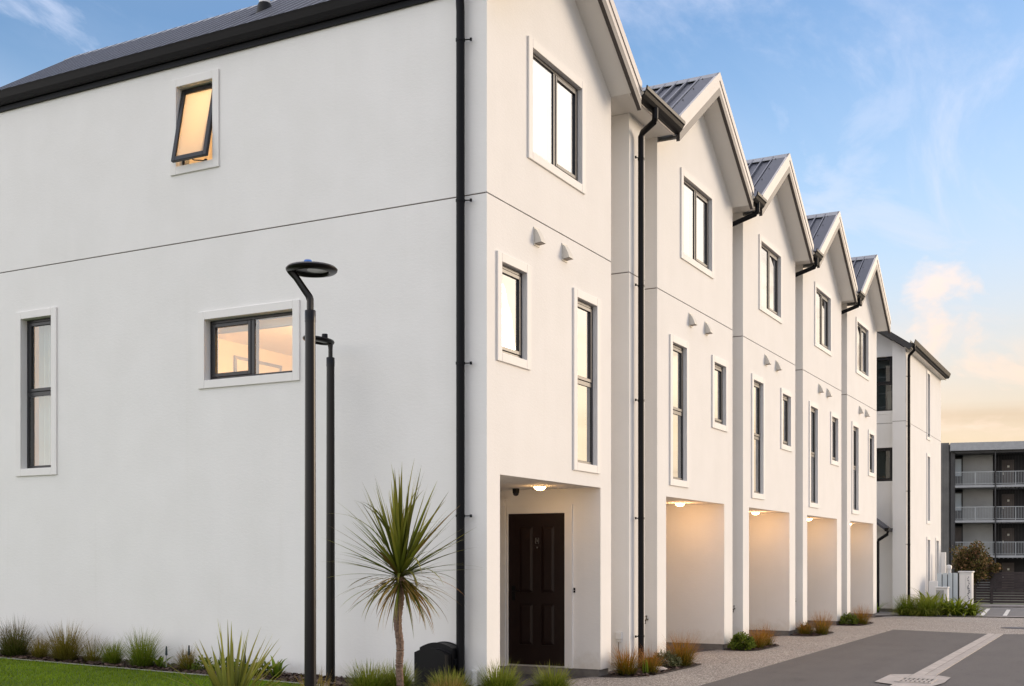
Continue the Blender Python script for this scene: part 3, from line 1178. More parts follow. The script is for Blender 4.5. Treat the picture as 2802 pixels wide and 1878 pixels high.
# open awning window: fixed frame and a tilted sash
aw = window(H1, SI(), *s1w[0], 'none')
u0, u1, v0, v1 = s1w[0]
ang = R(11.5)
hz, hw = v1 - 0.012, -REV + 0.004


def tilt(u, v, w):
    dv, dw = v - hz, w - hw
    return (-(hw + dw * math.cos(ang) - dv * math.sin(ang)), u, hz + dv * math.cos(ang) + dw * math.sin(ang))


sm_ = MB()
ring(sm_, tilt, u0 + 0.008, u1 - 0.008, v0 + 0.01, v1 - 0.012, 0.062, hw - 0.035, hw + 0.012)
sash = sm_.build('sash', M['frame'], aw, bevel=0.004)
MB().quad(tilt(u0 + 0.065, v0 + 0.07, hw - 0.012), tilt(u1 - 0.065, v0 + 0.07, hw - 0.012), tilt(u1 - 0.065, v1 - 0.07, hw - 0.012), tilt(u0 + 0.065, v1 - 0.07, hw - 0.012)).build('pane', M['frosted'], aw)
stay = MB()
um = (u0 + u1) / 2
stay.tube([tilt(um, v0 + 0.03, hw - 0.03), (-0.02, um + 0.0, v0 + 0.035), (REV + 0.03, um - 0.05, v0 + 0.06)], 0.008, 6)
stay.lathe((REV + 0.02, um - 0.08, v0 + 0.05), [(0.0, 0.03), (0.02, 0.02), (0.022, 0.0)], 8)
stay.build('window_stay', M['frame'], aw)

# gutter and fascia along the side
gp = [(0.02, 0.0), (0.02, -0.15), (-0.03, -0.165), (-0.075, -0.15), (-0.095, -0.10), (-0.115, -0.03), (-0.125, 0.0), (-0.11, 0.004), (-0.10, -0.02), (0.0, -0.02)]
gm = MB()
gm.prism([(-0.035 + p[0], -0.30, 8.078 + p[1]) for p in gp], (0, BACK + 0.30, 0))
gm.build('gutter', M['gutter'], H1)
fm = MB()
fm.box(-0.035, -0.008, -0.30, BACK, 7.845, 8.00)
fm.build('fascia', M['pipe'], H1)
# roof vent pipe
vp = MB()
vp.tube([(0.9, 3.85, 8.65), (0.9, 3.85, 9.25)], 0.075, 14)
vpo = vp.build('vent_pipe', M['white_plastic'], H1)
vb = MB()
vb.lathe((0.9, 3.85, 8.60), [(0.20, 0.0), (0.16, 0.06), (0.11, 0.16), (0.09, 0.26), (0.08, 0.28)], 16)
vb.build('pipe_boot', M['pipe'], vpo)
# side downpipe
downpipe(H1, [(-0.10, 0.285, 7.90), (-0.10, 0.285, 7.80), (-0.085, 0.285, 7.6), (-0.085, 0.285, 0.12)], 0.047, [((-0.085, 0.285), z) for z in (7.29, 5.52, 3.727, 2.045)], (0.35, -1, 0))
# porch: door on the inner wall, guide post, header
D0 = SI(3.10)
dm = MB()
dm.box(0.405, 0.515, 0.10, 2.303, -0.01, 0.028, D0)
dm.box(1.378, 1.395, 0.10, 2.303, -0.01, 0.028, D0)
dm.box(0.515, 1.378, 2.193, 2.303, -0.01, 0.028, D0)
dfr = dm.build('door_frame', M['trim'], H1)
lf = MB()
lf.box(0.518, 1.372, 0.125, 2.19, -0.01, 0.006, D0)
# stiles and rails stand proud, panels sit back with bevels
pan = [(1.000, 1.208, 1.11, 2.016), (0.673, 0.873, 1.11, 2.016), (1.000, 1.208, 0.395, 0.96), (0.673, 0.873, 0.395, 0.96)]
fw = MB()
wall_grid(fw, lambda u, v, w: D0(u, v, w + 0.018), 0.518, 1.372, 0.125, 2.19, [(*p, 0.012) for p in pan])
leaf = fw.build('door', M['door'], H1)
lf.build('door_leaf', M['door'], leaf)
for p in pan:
    q = MB()
    a, b, c, d = p
    i_, w_ = 0.042, 0.018
    o = [D0(a + 0.006, c + 0.006, 0.0065), D0(b - 0.006, c + 0.006, 0.0065), D0(b - 0.006, d - 0.006, 0.0065), D0(a + 0.006, d - 0.006, 0.0065)]
    n_ = [D0(a + i_, c + i_, w_), D0(b - i_, c + i_, w_), D0(b - i_, d - i_, w_), D0(a + i_, d - i_, w_)]
    q.quad(*n_)
    for k in range(4):
        q.quad(o[k], o[(k + 1) % 4], n_[(k + 1) % 4], n_[k])
    q.build('door_panel', M['door'], leaf)
hn = MB()
hn.box(1.27, 1.32, 1.0, 1.2, 0.018, 0.026, D0)
hn.tube([D0(1.295, 1.13, 0.026), D0(1.295, 1.13, 0.065), D0(1.18, 1.13, 0.065)], 0.010, 8)
hn.build('door_handle', M['plastic_black'], leaf)
# door number sign and peephole
nb = MB()
y0, y1, z0, z1 = 0.906, 0.960, 1.779, 1.858
for bb in ((y1 - 0.006, y1, z0, z1), (y1 - 0.02, y1, z1 - 0.006, z1), (y1 - 0.02, y1, z0, z0 + 0.006), (y0, y0 + 0.006, z0, z1), (y0, y0 + 0.018, z1 - 0.006, z1), (y0, y0 + 0.018, z0, z0 + 0.006)):
    nb.box(bb[0], bb[1], bb[2], bb[3], 0.018, 0.023, D0)
nb.prism([D0(0.944, z1 - 0.014, 0.018), D0(0.938, z1 - 0.014, 0.018), D0(0.928, z0 + 0.02, 0.018), D0(0.934, z0 + 0.02, 0.018)], (-0.005, 0, 0))
nb.prism([D0(0.934, z0 + 0.02, 0.018), D0(0.928, z0 + 0.02, 0.018), D0(0.920, z1 - 0.02, 0.018), D0(0.926, z1 - 0.02, 0.018)], (-0.005, 0, 0))
nb.build('door_number', M['metal'], leaf)
ph = MB().lathe((0, 0, 0), [(0.0, 0.006), (0.011, 0.005), (0.012, 0.0)], 10)
ph.v = [(3.10 - 0.018 - z, 0.933 + x, 1.726 + y) for x, y, z in ph.v]
ph.build('peephole', M['metal'], leaf)
pp = MB()
pp.box(3.03, 3.098, 1.405, 1.50, 0.09, 2.30)
pp.box(3.0, 3.098, 1.402, 1.553, 2.30, 2.40)
pp.box(2.99, 3.098, 1.39, 1.52, 0.09, 0.12)
pp.build('garage_door_guide', M['trim'], H1)
gd = MB()
for k in range(5):
    gd.box(0.32, 3.02, 1.535, 1.556, 0.09 + k * 0.44, 0.09 + k * 0.44 + 0.43)
gd.build('garage_door', M['plastic_black'], H1)
bell = MB().box(0.366, 0.392, 1.118, 1.183, 0.0, 0.016, D0)
bo = bell.build('doorbell', M['plastic_black'], H1, bevel=0.003)
MB().box(0.374, 0.384, 1.142, 1.152, 0.016, 0.019, D0).build('bell_button', M['white_plastic'], bo)

# interiors behind the side windows
rm = MB()
rx0, rx1, ry0, ry1, rz0, rz1 = 0.19, 6.4, 1.7, 6.70, 2.78, 5.10
rm.quad((rx1, ry0, rz0), (rx1, ry1, rz0), (rx1, ry1, rz1), (rx1, ry0, rz1))
rm.quad((rx0, ry1, rz0), (rx1, ry1, rz0), (rx1, ry1, rz1), (rx0, ry1, rz1))
rm.quad((rx0, ry0, rz0), (rx1, ry0, rz0), (rx1, ry0, rz1), (rx0, ry0, rz1))
rm.quad((rx0, ry0, rz1), (rx1, ry0, rz1), (rx1, ry1, rz1), (rx0, ry1, rz1), m=1)
rm.quad((rx0, ry0, rz0), (rx1, ry0, rz0), (rx1, ry1, rz0), (rx0, ry1, rz0), m=2)
wall_grid(rm, SI(rx0), ry0, ry1, rz0, rz1, [(*s1w[1], 0.0)])
rm.mi += [0] * (len(rm.f) - len(rm.mi))
rm.build('living_room', [M['room_wall'], M['room_ceiling'], M['room_floor']], H1)
rm = MB()
rx0, rx1, ry0, ry1, rz0, rz1 = 0.19, 3.3, 6.74, 8.30, 2.70, 5.10
for q in (((rx1, ry0, rz0), (rx1, ry1, rz0), (rx1, ry1, rz1), (rx1, ry0, rz1)), ((rx0, ry1, rz0), (rx1, ry1, rz0), (rx1, ry1, rz1), (rx0, ry1, rz1)), ((rx0, ry0, rz0), (rx1, ry0, rz0), (rx1, ry0, rz1), (rx0, ry0, rz1)), ((rx0, ry0, rz1), (rx1, ry0, rz1), (rx1, ry1, rz1), (rx0, ry1, rz1)), ((rx0, ry0, rz0), (rx1, ry0, rz0), (rx1, ry1, rz0), (rx0, ry1, rz0))):
    rm.quad(*q)
rm.build('curtain_room', M['room_ceiling'], H1)
rm = MB()
rx0, rx1, ry0, ry1, rz0, rz1 = 0.19, 2.4, 3.0, 5.3, 5.70, 7.80
for q in (((rx1, ry0, rz0), (rx1, ry1, rz0), (rx1, ry1, rz1), (rx1, ry0, rz1)), ((rx0, ry1, rz0), (rx1, ry1, rz0), (rx1, ry1, rz1), (rx0, ry1, rz1)), ((rx0, ry0, rz0), (rx1, ry0, rz0), (rx1, ry0, rz1), (rx0, ry0, rz1)), ((rx0, ry0, rz1), (rx1, ry0, rz1), (rx1, ry1, rz1), (rx0, ry1, rz1)), ((rx0, ry0, rz0), (rx1, ry0, rz0), (rx1, ry1, rz0), (rx0, ry1, rz0))):
    rm.quad(*q)
rm.build('bathroom', M['room_ceiling'], H1)
curtain(tw, SI(), 6.76, 7.34, 2.80, 4.92, -0.26, 5.5, 0.045, M['sheer'])
bl = MB()
bl.box(2.66, 4.05, 4.44, 4.60, -0.26, -0.245, SI())
bl.tube([(0.25, 2.66, 4.45), (0.25, 4.05, 4.45)], 0.014, 8)
bl.build('roller_blind', M['blind'], ww)


def front_blinds(h, wins, dx=0.0):
    for (u0, u1, v0, v1), kind in wins:
        if kind == 'blind':
            curtain(h, FR(), u0 + dx - 0.02, u1 + dx + 0.02, v0 - 0.02, v1 + 0.02, -0.17, 3, 0.006, M['blind'], 'window_blind')
        else:
            curtain(h, FR(), u0 + dx - 0.02, u1 + dx + 0.02, v0 - 0.02, v1 + 0.02, -0.19, 5, 0.02, M['sheer'], 'window_curtain')


front_blinds(H1, [(w1[0], 'blind'), (w1[1], 'blind'), (w1[2], 'curtain')])


# ---- houses two to five
def house_b(a0, label, wide):
    h = empty('terraced_house', (a0, 0, 0), label, 'house', 'row of white gabled terraced houses')
    a1 = a0 + 3.675
    up = (a0 + 1.098, a0 + 2.485, 6.367, 7.572)
    tall = (a0 + 0.612, a0 + 1.242, 2.80, 4.89)
    small = (a0 + 2.622, a0 + 3.245, 3.872, 4.88)
    po = (a0 + 0.372, a0 + 3.212, 2.517, 3.0)
    mb = gable_front(h, a0, a1, [up, tall, small], po)
    wall_grid(mb, SI(a0), 0.0, 0.95, 0.1, EAVE_S + 0.02, [(0, 0.95, GZ0, GZ1, 0.02)])
    mb.quad((po[0], 3.0, 0.1), (po[1], 3.0, 0.1), (po[1], 3.0, 2.517), (po[0], 3.0, 2.517))
    mb.quad((a1, 0, 0.1), (a1, 0.95, 0.1), (a1, 0.95, 7.83), (a1, 0, 7.83))
    MB().quad((a0, BACK, 0.1), (a1, BACK, 0.1), (a1, BACK, 7.83), ((a0 + a1) / 2, BACK, 9.05), (a0, BACK, 7.83)).build('rear_wall', M['stucco'], h)
    gapw = 1.742 if wide else 0.63
    g0 = a0 - gapw
    mb.build('wall', M['stucco'], h)
    MB().quad((g0, 0.95, 0.05), (a0, 0.95, 0.05), (a0, 0.95, 7.83), (g0, 0.95, 7.83)).build('recess_wall', M['stucco'], h)
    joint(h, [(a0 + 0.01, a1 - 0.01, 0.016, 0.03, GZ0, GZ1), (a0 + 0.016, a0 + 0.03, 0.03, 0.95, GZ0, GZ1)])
    plinth(h, [(a0 + 0.025, po[0] - 0.01, 0.03, 3.0, -0.05, 0.1), (po[1] + 0.01, a1 - 0.02, 0.03, 3.0, -0.05, 0.1), (g0, a0 + 0.02, 0.93, 1.0, -0.05, 0.1)])
    window(h, FR(), *up, 'double', glass='glass_front', rev=0.040)
    window(h, FR(), *tall, 'stack', glass='glass_front', rev=0.040)
    window(h, FR(), *small, 'single', glass='glass_front', rev=0.040)
    front_blinds(h, [(up, 'blind'), (tall, 'curtain'), (small, 'blind')])
    roof(h, a0, a1, BACK, 4.0, left_over=0.012, right_over=0.05)
    vent(h, a0 + 1.46, 5.285)
    vent(h, a0 + 2.24, 5.285)
    # valley: soffit, fascia, gutter, valley sheet
    v = MB()
    v.quad((g0, -0.27, EAVE_S + 0.005), (a0, -0.27, EAVE_S + 0.005), (a0, 0.95, EAVE_S + 0.005), (g0, 0.95, EAVE_S + 0.005))
    v.build('eave_soffit', M['soffit'], h)
    f = MB()
    f.box(g0 + 0.02, a0 - 0.015, -0.295, -0.27, EAVE_S - 0.03, 7.96)
    f.build('fascia', M['barge'], h)
    s = MB()
    s.quad((g0 - 0.1, -0.30, 7.965), (a0 + 0.05, -0.30, 7.965), (a0 + 0.05, BACK, 8.05), (g0 - 0.1, BACK, 8.05))
    s.build('valley_sheet', M['roof'], h)
    if wide:
        gutter_x(h, g0 + 0.215, a0 - 0.02, -0.295, 7.985)
        pm = MB()
        p0, p1 = a0 - 1.097, a0 - 0.507
        wall_grid(pm, FR(), p0, p1, 0.1, EAVE_S, [(p0, p1, GZ0, GZ1, 0.02)])
        wall_grid(pm, SI(p0), 0.0, 0.95, 0.1, EAVE_S, [(0, 0.95, GZ0, GZ1, 0.02)])
        pm.quad((p1, 0, 0.1), (p1, 0.95, 0.1), (p1, 0.95, EAVE_S), (p1, 0, EAVE_S))
        pm.box(p0 + 0.025, p1 - 0.025, 0.03, 0.9, -0.05, 0.1)
        pm.build('pier', M['stucco'], h)
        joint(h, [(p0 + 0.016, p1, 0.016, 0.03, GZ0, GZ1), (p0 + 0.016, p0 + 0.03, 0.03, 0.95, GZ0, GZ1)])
        x0 = a0 - 0.87
        downpipe(h, [(x0 - 0.19, -0.375, 7.84), (x0 - 0.19, -0.375, 7.69), (x0 - 0.17, -0.35, 7.655), (x0 - 0.02, -0.125, 7.60), (x0, -0.09, 7.55), (x0, -0.09, 0.02)], 0.043, [((x0, -0.09), z) for z in (7.233, 5.435, 3.813, 2.145, 0.477)], (-1, 0.35, 0))
    else:
        gutter_x(h, g0 + 0.052, a0 - 0.02, -0.295, 7.985)
        x0 = a0 - 0.32
        downpipe(h, [(x0, -0.36, 7.86), (x0, -0.36, 7.70), (x0 - 0.01, -0.33, 7.665), (x0 - 0.12, 0.22, 7.46), (x0 - 0.12, 0.25, 7.42), (x0 - 0.12, 0.25, 0.02)], 0.043, [((x0 - 0.12, 0.25), z) for z in (5.4, 3.2, 1.0)], (0, 1, 0))
    # garden tap on the return wall
    t = MB()
    t.tube([(a0, 0.15, 0.67), (a0 - 0.05, 0.15, 0.67), (a0 - 0.09, 0.15, 0.66), (a0 - 0.10, 0.15, 0.61)], 0.012, 8)
    t.tube([(a0 - 0.05, 0.15, 0.67), (a0 - 0.055, 0.15, 0.72)], 0.007, 6)
    t.box(a0 - 0.08, a0 - 0.03, 0.142, 0.158, 0.715, 0.728)
    t.build('garden_tap', M['brass'], h)
    return h


H2 = house_b(5.192, 'second white gabled house, right of the wide gap with the full-height black downpipe', True)
H3 = house_b(9.489, 'third white gabled house from the camera, middle of the row', False)
H4 = copy_tree(H3, None, (4.297, 0, 0))
H4['label'] = 'fourth white gabled house from the camera, next to last in the row'
H5 = copy_tree(H3, None, (8.594, 0, 0))
H5['label'] = 'fifth and farthest gabled house of the row, overlapping the white end block'
for hh_, nth, dz_ in ((H3, 1, 0.55), (H4, 0, 0.62), (H5, 0, 0.35), (H5, 1, 0.7)):
    bl_ = [c for c in hh_.children if c.name.startswith('window_blind')]
    bl_[nth].location.z += dz_
sk = MB()
sk.box(0.097, 0.194, 0.44, 0.545, 0.0, 0.045, SI(4.095))
sk.box(0.11, 0.18, 0.40, 0.44, 0.0, 0.035, SI(4.095))
sko = sk.build('outdoor_socket', M['white_plastic'], None, bevel=0.006)
tag(sko, 'small pale power socket box low on the narrow pier wall', 'socket')
cb = MB().tube([(4.06, 0.145, 0.40), (4.05, 0.14, 0.30), (4.02, 0.10, 0.16), (4.0, 0.05, 0.05)], 0.006, 6)
cb.build('socket_cable', M['bark'], sko)


# ------------------------------------------------------------------ porch lights and security camera
def porch_light(x, y, label, lit, power):
    o = empty('porch_light', (x, y, 2.517), label, 'ceiling light', 'round porch ceiling lights')
    MB().lathe((x, y, 2.517), [(0.0, -0.014), (0.082, -0.014), (0.088, -0.007), (0.088, -0.001), (0.0, -0.001)], 24).build('light_base', M['trim'], o)
    MB().lathe((x, y, 2.517), [(0.0, -0.060), (0.030, -0.057), (0.055, -0.046), (0.072, -0.029), (0.078, -0.0145)], 24).build('light_dome', M['bulb'] if lit else M['white_plastic'], o)
    if lit:
        ld = bpy.data.lights.new('porch_bulb', 'POINT')
        ld.energy = power
        ld.color = (1.0, 0.50, 0.20)
        ld.shadow_soft_size = 0.08
        lo = bpy.data.objects.new('porch_bulb', ld)
        COL.objects.link(lo)
        lo.parent = o
        lo.location = (0, 0, -0.17)
    return o


porch_light(2.36, 0.53, 'lit round ceiling light in the porch above the dark brown door', True, 0.3)
porch_light(7.62, 0.52, 'lit round ceiling light in the second porch from the left', True, 2.5)
porch_light(11.93, 0.48, 'lit round ceiling light in the third porch from the left', True, 2.5)
porch_light(16.225, 0.48, 'lit round ceiling light in the fourth porch, mostly hidden by the pier', True, 1.7)
porch_light(20.52, 0.48, 'lit round ceiling light in the fifth and farthest porch, mostly hidden', True, 1.2)
sc_o = empty('security_camera', (2.72, 1.07, 2.517), 'black dome security camera hanging from the porch ceiling by the door', 'camera')
MB().lathe((2.72, 1.07, 2.517), [(0.0, -0.001), (0.046, -0.001), (0.046, -0.03), (0.044, -0.062), (0.040, -0.066)], 18).build('camera_body', M['plastic_black'], sc_o)
MB().lathe((2.72, 1.07, 2.451), [(0.040, 0.0), (0.036, -0.018), (0.022, -0.032), (0.0, -0.036)], 18).build('camera_dome', M['camera_dome'], sc_o)


# interior lamps and small things seen through the lit windows
def room_lamp(loc, power, label):
    o = empty('pendant_lamp', loc, label, 'lamp')
    MB().lathe(loc, [(0.0, -0.06), (0.05, -0.045), (0.065, 0.0), (0.05, 0.045), (0.0, 0.06)], 16).build('bulb', M['bulb'], o)
    MB().tube([(loc[0], loc[1], loc[2] + 0.05), (loc[0], loc[1], loc[2] + 0.3)], 0.006, 6).build('cord', M['white_plastic'], o)
    ld = bpy.data.lights.new('room_bulb', 'POINT')
    ld.energy = power
    ld.color = (1.0, 0.66, 0.34)
    ld.shadow_soft_size = 0.1
    lo = bpy.data.objects.new('room_bulb', ld)
    COL.objects.link(lo)
    lo.parent = o
    lo.location = (0, 0, -0.12)
    return o


room_lamp((3.0, 3.6, 4.55), 75, 'pendant lamp lighting the room behind the wide side window')
room_lamp((1.0, 3.7, 7.35), 8, 'pendant lamp lighting the room behind the open frosted window')
room_lamp((1.6, 7.6, 4.7), 0.2, 'pendant lamp behind the curtained tall side window')
pf = empty('framed_picture', (3.9, 6.69, 4.2), 'framed pale picture on the warm wall behind the wide window', 'picture')
pm_ = MB()
ring(pm_, FR(6.695), 3.55, 4.75, 3.95, 4.88, 0.05, 0.0, 0.03)
pm_.build('picture_frame', M['kerb'], pf)
MB().quad((3.6, 6.68, 4.0), (4.7, 6.68, 4.0), (4.7, 6.68, 4.83), (3.6, 6.68, 4.83)).build('picture_sheet', M['picture_paper'], pf)
ink = MB()
ink.tube([(3.92, 6.67, 4.70), (3.95, 6.67, 4.62), (3.90, 6.67, 4.55), (3.95, 6.67, 4.45)], 0.014, 5)
ink.tube([(4.10, 6.67, 4.66), (4.17, 6.67, 4.62), (4.20, 6.67, 4.50)], 0.03, 5)
ink.build('picture_drawing', M['dark_ink'], pf)


# ------------------------------------------------------------------ white end block beyond the row
FH = empty('end_block', (24.5, -0.3, 0), 'white block beyond the row with dark windows and a thin black downpipe', 'house')
fa, fb_, fe, frb = 24.48, -0.30, 31.4, 24.9
slots = [(28.40, 28.90, 5.50, 7.52), (28.40, 28.90, 2.80, 4.86), (28.40, 28.90, 0.45, 2.18), (30.25, 30.75, 0.45, 2.18)]
sw_ = [(0.145, 1.35, 5.966, 7.578), (0.145, 1.35, 3.879, 4.874)]
FF = FR(fb_)
fz = 7.80
rz_ = lambda b: 7.70 + 0.70 * (b + 0.3)
mb = MB()
wall_grid(mb, FF, fa, fe, 0.1, fz, [(*q, 0.18) for q in slots] + [(fa, fe, GZ0, GZ1, 0.015)])
wall_grid(mb, SI(fa), fb_, 0.07, 0.1, rz_(fb_), [(fb_, 0.07, GZ0, GZ1, 0.015)])
mb.quad((fa, fb_, rz_(fb_)), (fa, 0.07, rz_(fb_)), (fa, 0.07, rz_(0.07)))
mb.quad((fa, 0.07, 0.1), (frb, 0.07, 0.1), (frb, 0.07, rz_(0.07)), (fa, 0.07, rz_(0.07)))
wall_grid(mb, SI(frb), 0.07, 4.6, 0.1, rz_(0.07), [(*q, 0.18) for q in sw_] + [(0.07, 4.6, GZ0, GZ1, 0.015), (0.07, 4.6, 5.855, 5.868, 0.015), (0.07, 4.6, 3.76, 3.772, 0.015), (0.07, 4.6, 2.40, 2.412, 0.015)])
mb.quad((frb, 0.07, rz_(0.07)), (frb, 4.6, rz_(0.07)), (frb, 3.0, rz_(3.0)))
mb.build('wall', M['stucco'], FH)
MB().quad((fe, fb_, 0.1), (fe, 6, 0.1), (fe, 6, 7.7), (fe, 3.0, rz_(3.0)), (fe, fb_, 7.7)).build('end_wall', M['stucco'], FH)
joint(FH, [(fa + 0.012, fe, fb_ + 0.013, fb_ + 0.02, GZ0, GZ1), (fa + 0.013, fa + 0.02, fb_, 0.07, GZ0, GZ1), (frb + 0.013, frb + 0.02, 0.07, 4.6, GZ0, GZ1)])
plinth(FH, [(fa + 0.03, fe - 0.03, fb_ + 0.03, 0.0, -0.05, 0.1)])
plinth(FH, [(frb + 0.03, frb + 0.2, 0.004, 4.6, -0.05, 0.1)])
for q in slots:
    window(FH, FF, *q, 'stack' if q[3] > 3 else 'single', glass='glass_dark')
window(FH, SI(frb), *sw_[0], 'stack', trim=0.0, glass='glass_dark')
window(FH, SI(frb), *sw_[1], 'single', trim=0.0, glass='glass_dark')
bk = MB()
for q in sw_:
    bk.quad((frb + 0.5, q[0] - 0.3, q[2] - 0.2), (frb + 0.5, q[1] + 0.3, q[2] - 0.2), (frb + 0.5, q[1] + 0.3, q[3] + 0.2), (frb + 0.5, q[0] - 0.3, q[3] + 0.2))
bk.build('room_back', M['grey_panel'], FH)
bk = MB()
bk.box(frb + 0.30, frb + 0.31, 0.16, 1.34, 7.28, 7.50)
bk.build('roller_blind', M['grey_plastic'], FH)
bk = MB()
bk.box(frb + 0.30, frb + 0.31, 0.22, 0.34, 6.0, 6.58)
bk.build('window_blind', M['blind'], FH)
# roof: sheet, dark barge, gutter
rf = MB()
rf.quad((24.16, -0.56, rz_(-0.56) + 0.20), (31.5, -0.56, rz_(-0.56) + 0.20), (31.75, 3.0, rz_(3.0) + 0.22), (24.16, 3.0, rz_(3.0) + 0.22))
rf.quad((24.16, 6.6, rz_(-0.62) + 0.22), (31.75, 6.6, rz_(-0.62) + 0.22), (31.75, 3.0, rz_(3.0) + 0.22), (24.16, 3.0, rz_(3.0) + 0.22))
rfo = rf.build('roof', M['roof'], FH)
bg = MB()
bg.prism([(24.17, -0.56, rz_(-0.56) + 0.215), (24.17, 3.0, rz_(3.0) + 0.215), (24.17, 3.0, rz_(3.0) + 0.02), (24.17, -0.45, rz_(-0.45) + 0.02)], (0.03, 0, 0))
bg.prism([(24.20, -0.45, rz_(-0.45) + 0.03), (24.20, 3.0, rz_(3.0) + 0.03), (24.9, 3.0, rz_(3.0) + 0.03), (24.9, -0.45, rz_(-0.45) + 0.03)], (0, 0, 0.02))
bg.build('barge_board', M['apt_dark'], FH)
sf = MB()
sf.box(24.25, 31.42, -0.45, -0.295, 7.70, 7.715)
sf.build('soffit', M['soffit'], FH)
fs = MB()
fs.box(24.25, 31.44, -0.47, -0.452, 7.68, 7.84)
fs.build('fascia', M['barge'], FH)
gt = MB()
gt.prism([(24.25, -0.47 + p[0], 7.90 + p[1]) for p in ((0, 0), (0, -0.16), (-0.06, -0.165), (-0.11, -0.12), (-0.15, 0.0), (-0.135, 0.004), (-0.10, -0.1), (-0.01, -0.1))], (7.2, 0, 0))
gt.build('gutter', M['gutter'], FH)
downpipe(FH, [(24.42, -0.55, 7.78), (24.42, -0.55, 7.62), (24.55, -0.39, 7.50), (24.62, -0.37, 7.42), (24.62, -0.37, 0.05)], 0.042, [((24.62, -0.37), z) for z in (6.9, 5.45, 3.55, 2.0)], (-0.5, 0.5, 0))
# lean-to porch roof with its own pipe
lt = MB()
lt.prism([(23.9, 0.16, 2.46), (23.9, 1.3, 3.35), (23.9, 1.3, 3.27), (23.9, 0.16, 2.38)], (1.0, 0, 0))
lto = lt.build('lean_to_roof', M['roof'], FH)
lg = MB()
lg.prism([(23.85, 0.16 + p[0], 2.47 + p[1]) for p in ((0.02, 0), (0.02, -0.10), (-0.06, -0.11), (-0.10, -0.03), (-0.10, 0.0))], (1.05, 0, 0))
lg.build('gutter', M['gutter'], FH)
downpipe(FH, [(23.95, 0.10, 2.38), (23.95, 0.12, 2.28), (23.93, 0.36, 2.12), (23.93, 0.38, 2.05), (23.93, 0.38, 0.02)], 0.045, [((23.93, 0.38), 0.9)], (1, 0, 0))

# white utility things beside the end block
UC = empty('utility_cabinet', (28.5, -1.5, 0), 'tall white utility cabinet with a dark printed pattern, right of the pale boards', 'cabinet')
MB().box(28.40, 28.9, -1.64, -1.27, 0.0, 1.14).build('cabinet_body', M['white_plastic'], UC, bevel=0.01)
MB().box(28.37, 28.93, -1.67, -1.24, 1.14, 1.185).build('cabinet_top', M['white_plastic'], UC, bevel=0.008)
dr = MB()
dr.box(28.385, 28.40, -1.46, -1.29, 0.10, 1.06)
dr.box(28.385, 28.40, -1.62, -1.475, 0.10, 1.06)
dr.build('cabinet_door', M['trim'], UC)
pk = MB()
for k in range(16):
    zc = 1.0 - k * 0.052
    wv = 0.012 + 0.02 * rnd.random() + (0.02 if 5 < k < 11 else 0)
    yc = -1.545 + 0.02 * math.sin(k * 1.3)
    pk.box(28.376, 28.385, yc - wv, yc + wv * 0.4, zc - 0.018, zc + 0.012)
pk.build('printed_pattern', M['dark_ink'], UC, kind='stuff')
PF = empty('board_screen', (28.3, -0.9, 0), 'low screen of pale blue-grey upright boards beside the end block', 'screen')
pb = None
for k in range(4):
    y = -0.66 - k * 0.148
    b_ = MB().box(28.05 + 0.09 * k, 28.075 + 0.09 * k, y - 0.133, y, 0.02, 1.13).build('board', M['pale'], PF)
MB().box(28.45, 28.48, -1.27, -0.62, 0.05, 1.08).build('gap_shade_panel', M['apt_dark'], PF)  # dark panel added for the shade between the boards
HP = empty('heat_pump', (26.05, -1.1, 0), 'white boxy outdoor heat pump unit half hidden by the lush planting', 'heat pump')
MB().box(25.9, 26.25, -1.26, -0.92, 0.12, 0.70).build('casing', M['white_plastic'], HP, bevel=0.02)
MB().box(25.875, 26.27, -1.28, -0.90, 0.70, 0.735).build('lid', M['white_plastic'], HP, bevel=0.008)
gl = MB()
for k in range(7):
    gl.box(25.886, 25.899, -0.945 - k * 0.032 - 0.018, -0.945 - k * 0.032, 0.30, 0.64)
gl.build('louvre', M['grey_plastic'], HP)
for yy in (-1.2, -0.98):
    MB().box(25.95, 26.2, yy - 0.03, yy + 0.03, 0.0, 0.12).build('foot', M['grey_plastic'], HP)
wc = MB().box(29.65, 29.80, -0.69, -0.55, 0, 1.79)
wco = wc.build('white_post', M['white_plastic'], None, bevel=0.005)
tag(wco, 'square white post at the far corner of the end block', 'post')
wp = MB().lathe((29.31, -0.84, 0.0), [(0.072, 0.0), (0.072, 1.24), (0.09, 1.25), (0.092, 1.32), (0.07, 1.37), (0.0, 1.385)], 18)
tag(wp.build('vent_post', M['white_plastic']), 'round-capped white vent post behind the utility cabinet', 'post')
ub = MB().box(27.4, 27.6, -0.75, -0.5, 0, 0.88)
tag(ub.build('meter_box', M['white_plastic'], None, bevel=0.01), 'low white meter box against the end block wall', 'box')
bp_ = MB().tube([(31.24, -1.27, 0), (31.24, -1.27, 0.60)], 0.055, 12)
tag(bp_.build('bollard', M['apt_panel']), 'grey round bollard by the kerb in front of the fence', 'bollard')

# ------------------------------------------------------------------ dark slatted fence
FE = empty('slat_fence', (32.7, -1.8, 0.03), 'dark brown horizontal slat fence across the street end', 'fence')
f0 = Vector((32.66, -1.78, 0))


def ffr(u, v, w):
    q = f0 - WD * u - WN * w
    return (q.x, q.y, v)


